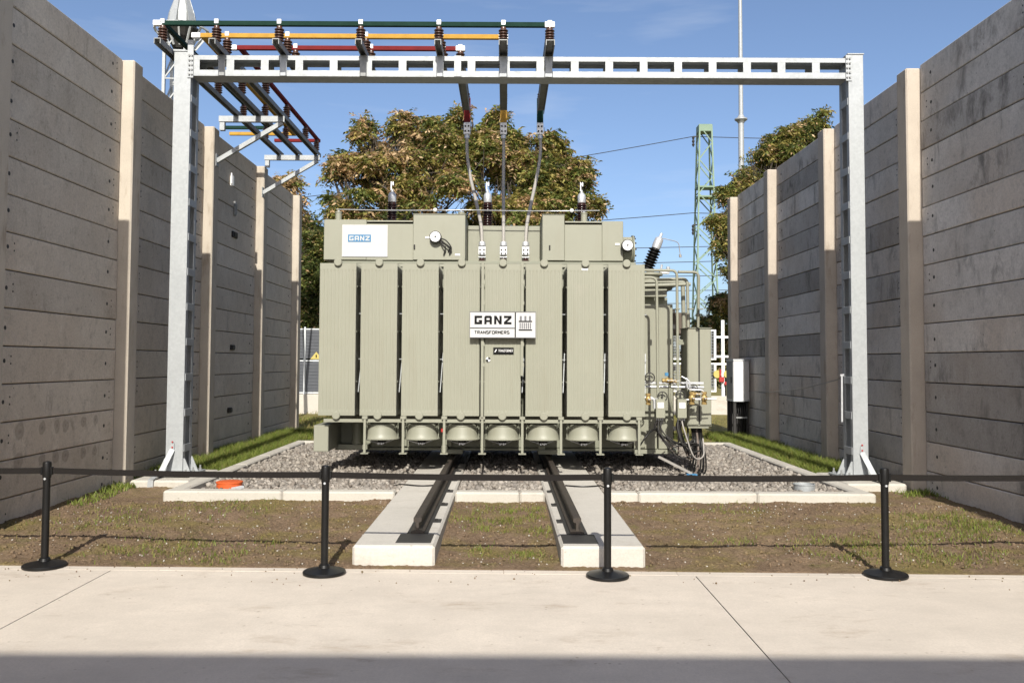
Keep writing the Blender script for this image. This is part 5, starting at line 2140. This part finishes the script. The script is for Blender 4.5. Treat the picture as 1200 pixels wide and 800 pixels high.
for (x, z) in ((cx - 0.75, 16.9), (cx - 0.8, 10.9)):
    mb = MB()
    mb.bar((cx - 0.4, cy, z + 0.2), (x, cy, z + 0.2), 0.07, 0.07)
    mb.lathe([(0.04, 0.2), (0.10, 0.12), (0.05, 0.0), (0.10, -0.12), (0.05, -0.25), (0.10, -0.35), (0.03, -0.5)], (x, cy, z), n=10)
    mb.build("line_insulator", m_dark, t)

t = thing("overhead_lines", 'thin dark overhead wires strung across the sky behind the transformer', 'power line', (13, 60, 16))


def wire(pts, r=0.026):
    m_ = MB()
    P = [Vector(q) for q in pts]
    out = []
    for a, b in zip(P[:-1], P[1:]):
        n = 14
        sag = (b - a).length * 0.012
        for j in range(n + (1 if b is P[-1] else 0)):
            u = j / n
            q = a.lerp(b, u)
            out.append(q - Vector((0, 0, sag * 4 * u * (1 - u))))
    m_.tube(out, r, 5)
    m_.build("wire", m_dark, t)


wire([(-28, 66, 12.5), (12.65, 60, 17.1), (60, 58, 17.6)])
wire([(-28, 66, 11.0), (12.6, 60, 11.9), (60, 58, 12.8)])
wire([(-20, 90, 13.2), (70, 84, 15.6)], 0.035)
wire([(-20, 90, 11.6), (70, 84, 14.3)], 0.035)
wire([(-20, 90, 10.6), (70, 84, 12.4)], 0.035)
wire([(-20, 90, 9.3), (70, 84, 10.8)], 0.035)
wire([(-20, 90, 8.0), (70, 84, 9.6)], 0.035)


# ------------------------------------------------------------------ trees
def tree(name, label, base, lobes, n_clu, leaf, mats, pick, group, per=(5, 5), spread=0.42, seed=1, trunk_r=0.16):
    rg = np.random.default_rng(seed)
    rr = random.Random(seed)
    t = thing(name, label, 'shrub' if 'shrub' in name else 'tree', base, group)
    tk = MB()
    cen = Vector((sum(l[0] for l in lobes) / len(lobes), sum(l[1] for l in lobes) / len(lobes), 0))
    fork = Vector(base) + Vector(((cen.x - base[0]) * 0.3, (cen.y - base[1]) * 0.3, min(l[2] for l in lobes) * 0.45))
    b = Vector(base)
    tk.tube([b - Vector((0, 0, 0.2)), b + Vector((0, 0, 0.2)), b.lerp(fork, 0.5) + Vector((0.05, 0, 0)), fork],
            [trunk_r * 1.5, trunk_r * 1.15, trunk_r, trunk_r * 0.9], 10)
    for l in lobes:
        c = Vector(l[:3])
        n_tw = 18
        mid = fork.lerp(c, 0.5) + Vector((rr.uniform(-.25, .25), rr.uniform(-.2, .2), 0.2))
        tk.tube([fork, mid, c], [trunk_r * 0.7, trunk_r * 0.42, trunk_r * 0.2], 7)
        for _ in range(n_tw):
            d = Vector((rr.gauss(0, 1), rr.gauss(0, 0.8), rr.gauss(0.35, 0.8))).normalized()
            e = c + d * l[3] * rr.uniform(0.65, 0.98)
            s = mid.lerp(c, rr.uniform(0.2, 1.0))
            m_ = s.lerp(e, 0.5) + Vector((rr.uniform(-.12, .12), rr.uniform(-.12, .12), rr.uniform(-.05, .15)))
            tk.tube([s, m_, e], [trunk_r * 0.22, trunk_r * 0.13, trunk_r * 0.05], 5)
            for _ in range(3):
                e2 = m_ + Vector((rr.gauss(0, .4), rr.gauss(0, .4), rr.gauss(.1, .4))) * l[3] * 0.5
                tk.tube([m_.lerp(e, rr.random() * 0.7), e2], [trunk_r * 0.09, trunk_r * 0.03], 4)
    tk.build("trunk", m_bark, t, 60)
    L_ = np.array(lobes)
    sub = []
    for (lx, ly, lz, lr) in lobes:
        for _ in range(int(4 + 5.2 * lr)):
            v = rg.normal(0, 1, 3)
            v[2] += 0.15
            v /= np.linalg.norm(v)
            q = lr * rg.uniform(0.35, 0.95)
            sub.append((lx + v[0] * q, ly + v[1] * q * 0.9, lz + v[2] * q, rg.uniform(0.20, 0.45) * min(lr, 1.3) ** 0.7))
    S_ = np.array(sub)
    wgt = S_[:, 3] ** 2.0 * rg.uniform(0.35, 1.3, len(S_))
    li = rg.choice(len(S_), n_clu, p=wgt / wgt.sum())
    d = rg.normal(0, 1, (n_clu, 3))
    d /= np.linalg.norm(d, axis=1)[:, None]
    rad = S_[li, 3] * rg.uniform(0.15, 1.05, n_clu) ** 0.55
    C = S_[li, :3] + d * rad[:, None] * np.array([1.1, 1.0, 0.72])
    tint = rg.normal(0, 1, len(S_))[li]
    C = C[C[:, 2] > 0.2]
    n_clu = len(C)
    na, npair = per
    # leaf stalks: na per cluster
    ax = rg.normal(0, 1, (n_clu, na, 3)) * np.array([1, 1, 0.55])
    ax[..., 2] -= 0.10
    ax /= np.linalg.norm(ax, axis=2)[..., None]
    ln = spread * rg.uniform(0.6, 1.2, (n_clu, na, 1))
    us = (np.arange(npair) + 0.6) / npair
    # positions along drooping stalk
    P = C[:, None, None, :] + ax[:, :, None, :] * (ln[..., None] * us[None, None, :, None])
    P[..., 2] -= (ln * 0.35) * us[None, None, :] ** 2
    side = np.cross(ax, np.array([0, 0, 1.0]))
    side /= np.linalg.norm(side, axis=2)[..., None] + 1e-6
    quads = []
    mi = []
    cm = pick(C, rg)
    for sgn in (-1, 1):
        dirn = ax * 0.45 + sgn * side + rg.normal(0, 0.30, ax.shape)
        dirn[..., 2] -= 0.25
        dirn /= np.linalg.norm(dirn, axis=2)[..., None]
        D = np.repeat(dirn[:, :, None, :], npair, 2) + rg.normal(0, 0.22, (n_clu, na, npair, 3))
        D /= np.linalg.norm(D, axis=3)[..., None]
        W = np.cross(D, rg.normal(0, 1, D.shape) * 0.5 + np.array([0, 0.35, 0.8]))
        W /= np.linalg.norm(W, axis=3)[..., None] + 1e-6
        s = leaf * rg.uniform(0.65, 1.25, D.shape[:3] + (1,))
        a = P
        bq = P + D * s * 0.45 + W * s * 0.19
        c = P + D * s
        c[..., 2] -= s[..., 0] * 0.12
        e = P + D * s * 0.45 - W * s * 0.19
        quads.append(np.stack([a, bq, c, e], 3).reshape(-1, 4, 3))
        m2 = np.repeat(np.repeat(cm[:, None], na, 1)[..., None], npair, 2)
        flip = rg.uniform(0, 1, m2.shape) < 0.16
        m2 = np.where(flip, rg.integers(0, len(mats), m2.shape), m2)
        mi.append(m2.ravel())
    Q = np.concatenate(quads, 0)
    F = np.arange(len(Q) * 4).reshape(-1, 4)
    np_mesh("crown", Q.reshape(-1, 3), F, mats, np.concatenate(mi), parent=t)
    return t


TM = [m_lf_dark, m_lf_green, m_lf_olive, m_lf_rust, m_lf_tan]


def field3(C, f, seed):
    r = np.random.default_rng(seed)
    s = np.zeros(len(C))
    for _ in range(8):
        k = r.normal(0, 1, 3)
        s += np.sin(C @ k * f + r.uniform(0, 6.28))
    return s / 2.8


def chooser(wts, lift):
    """base weights per material; clumps vary, and the tips of the crown carry more of the last ones"""
    def f(C, rg):
        n = len(C)
        W = np.tile(np.array(wts, float), (n, 1))
        a = field3(C, 1.9, 3)
        b = field3(C, 3.4, 5)
        W[:, 3] *= np.clip(1 + 1.0 * a, 0.05, 3)
        W[:, 4] *= np.clip(1 + 1.0 * b, 0.05, 3)
        W[:, 0] *= np.clip(1 - 0.9 * a, 0.05, 3)
        W[:, 1] *= np.clip(1 - 0.6 * b, 0.1, 3)
        W /= W.sum(1)[:, None]
        u = rg.uniform(0, 1, n)
        return (u[:, None] > np.cumsum(W, 1)).sum(1).clip(0, 4)
    return f


tree("broadleaf_tree", 'rust and tan coloured broad tree behind the left half of the transformer', (-3.0, 28.3, 0.09),
     [(-5.35, 28.2, 7.85, 0.42), (-5.45, 28.2, 6.7, 0.42), (-4.45, 28.3, 9.15, 0.5), (-3.3, 28.3, 9.35, 0.45), (-2.3, 28.3, 9.1, 0.45), (-4.1, 28.3, 7.55, 1.45), (-2.9, 28.5, 7.9, 1.55), (-4.55, 28.2, 6.0, 0.95), (-3.3, 28.0, 5.9, 1.6), (-2.0, 28.3, 6.6, 1.5), (-4.3, 28.3, 4.6, 1.0),
      (-2.6, 28.0, 4.4, 1.7)],
     2600, 0.15, TM, chooser((0.9, 1.5, 2.0, 0.75, 1.15), 0), 'trees behind the transformer', seed=4)
tree("broadleaf_tree", 'green broad tree with orange seed clusters behind the right half of the transformer', (0.6, 29.0, 0.09),
     [(-1.45, 28.8, 9.65, 0.5), (-0.3, 28.8, 9.6, 0.5), (1.3, 29.0, 9.05, 0.45), (2.45, 29, 8.1, 0.4), (2.75, 29, 6.9, 0.4), (-0.95, 28.8, 8.3, 1.4), (0.45, 29.0, 8.75, 0.85), (2.2, 29.0, 7.5, 0.8), (0.7, 29.0, 7.95, 1.45), (1.75, 29.0, 7.1, 1.15), (1.55, 29.0, 8.0, 0.95), (2.05, 28.8, 5.6, 0.95), (-0.3, 28.6, 6.2, 1.7), (1.1, 28.5, 5.7, 1.5),
      (-0.5, 28.6, 4.6, 1.6), (1.4, 28.6, 4.3, 1.4)],
     3100, 0.155, TM, chooser((0.9, 2.8, 2.1, 0.3, 0.45), 0), 'trees behind the transformer', seed=9)
tree("broadleaf_tree", 'taller dark tree farther back, mostly hidden behind the left wall', (-7.4, 34.0, 0.09),
     [(-7.3, 34, 5.6, 1.15), (-7.7, 34, 6.5, 0.8), (-7.0, 34, 4.2, 1.2), (-8.4, 34, 5.0, 1.3), (-6.7, 34.2, 5.6, 0.7)],
     1600, 0.15, TM, chooser((3.4, 1.5, 0.5, 0.05, 0.05), 0), None, seed=12, trunk_r=0.12)
tree("broadleaf_tree", 'dark green bushy tree behind the slatted fence at the left wall end', (-7.3, 31.8, 0.09),
     [(-7.15, 31.8, 5.75, 0.85), (-7.4, 31.8, 4.6, 1.05), (-6.95, 31.8, 3.5, 1.0), (-8.1, 31.8, 5.9, 0.85), (-7.4, 31.8, 2.4, 1.0), (-6.2, 31.8, 4.9, 0.8)],
     1700, 0.13, TM, chooser((3.6, 1.6, 0.35, 0.02, 0.03), 0), None, spread=0.34, seed=14, trunk_r=0.09)
tree("broadleaf_tree", 'sparse yellowing treetop peeping over the far left wall', (-6.6, 27.0, 0.09),
     [(-6.75, 27, 7.1, 0.42), (-6.6, 27, 6.6, 0.45)],
     110, 0.13, TM, chooser((0.1, 0.3, 1.2, 0.8, 2.0), 0), None, seed=15, trunk_r=0.07)
tree("broadleaf_tree", 'yellow-green tree leaning over the far end of the right wall', (8.9, 30.5, 0.09),
     [(8.75, 30.3, 8.25, 1.0), (8.2, 30.3, 8.0, 0.6), (9.45, 30.4, 9.0, 0.85), (9.0, 30.3, 9.2, 0.45), (10.1, 30.5, 9.5, 0.6), (10.55, 30.5, 9.9, 0.5), (10.75, 30.5, 10.2, 0.3),
      (7.35, 30.0, 6.6, 0.42), (7.9, 30.2, 7.3, 0.65), (8.5, 30.3, 7.0, 0.9), (7.5, 30.0, 5.9, 0.45), (7.2, 29.9, 6.1, 0.3), (7.7, 30.1, 4.95, 0.45), (9.8, 30.5, 7.8, 1.1), (10.4, 30.6, 8.6, 0.7)],
     2000, 0.14, TM, chooser((1.5, 1.5, 2.4, 0.1, 0.2), 0), None, per=(4, 4), spread=0.32, seed=21, trunk_r=0.15)
tree("shrub", 'dark green shrub behind the end chest of the transformer', (6.2, 36, 0.09),
     [(5.7, 36, 3.0, 0.9), (6.6, 36, 3.3, 0.85), (6.2, 36, 2.0, 1.1)],
     420, 0.17, TM, chooser((2.8, 1.6, 0.7, 0.05, 0.1), 0), 'shrubs beyond the gate', seed=31, trunk_r=0.06)
tree("shrub", 'yellow-green and brown shrub behind the white mesh gate', (8.7, 36, 0.09),
     [(8.2, 36, 3.2, 0.9), (9.2, 36, 3.7, 1.0), (8.7, 36, 2.0, 1.2), (10.2, 36, 3.2, 1.1)],
     620, 0.17, TM, chooser((1.2, 1.4, 2.0, 0.9, 0.3), 0), 'shrubs beyond the gate', seed=33, trunk_r=0.06)
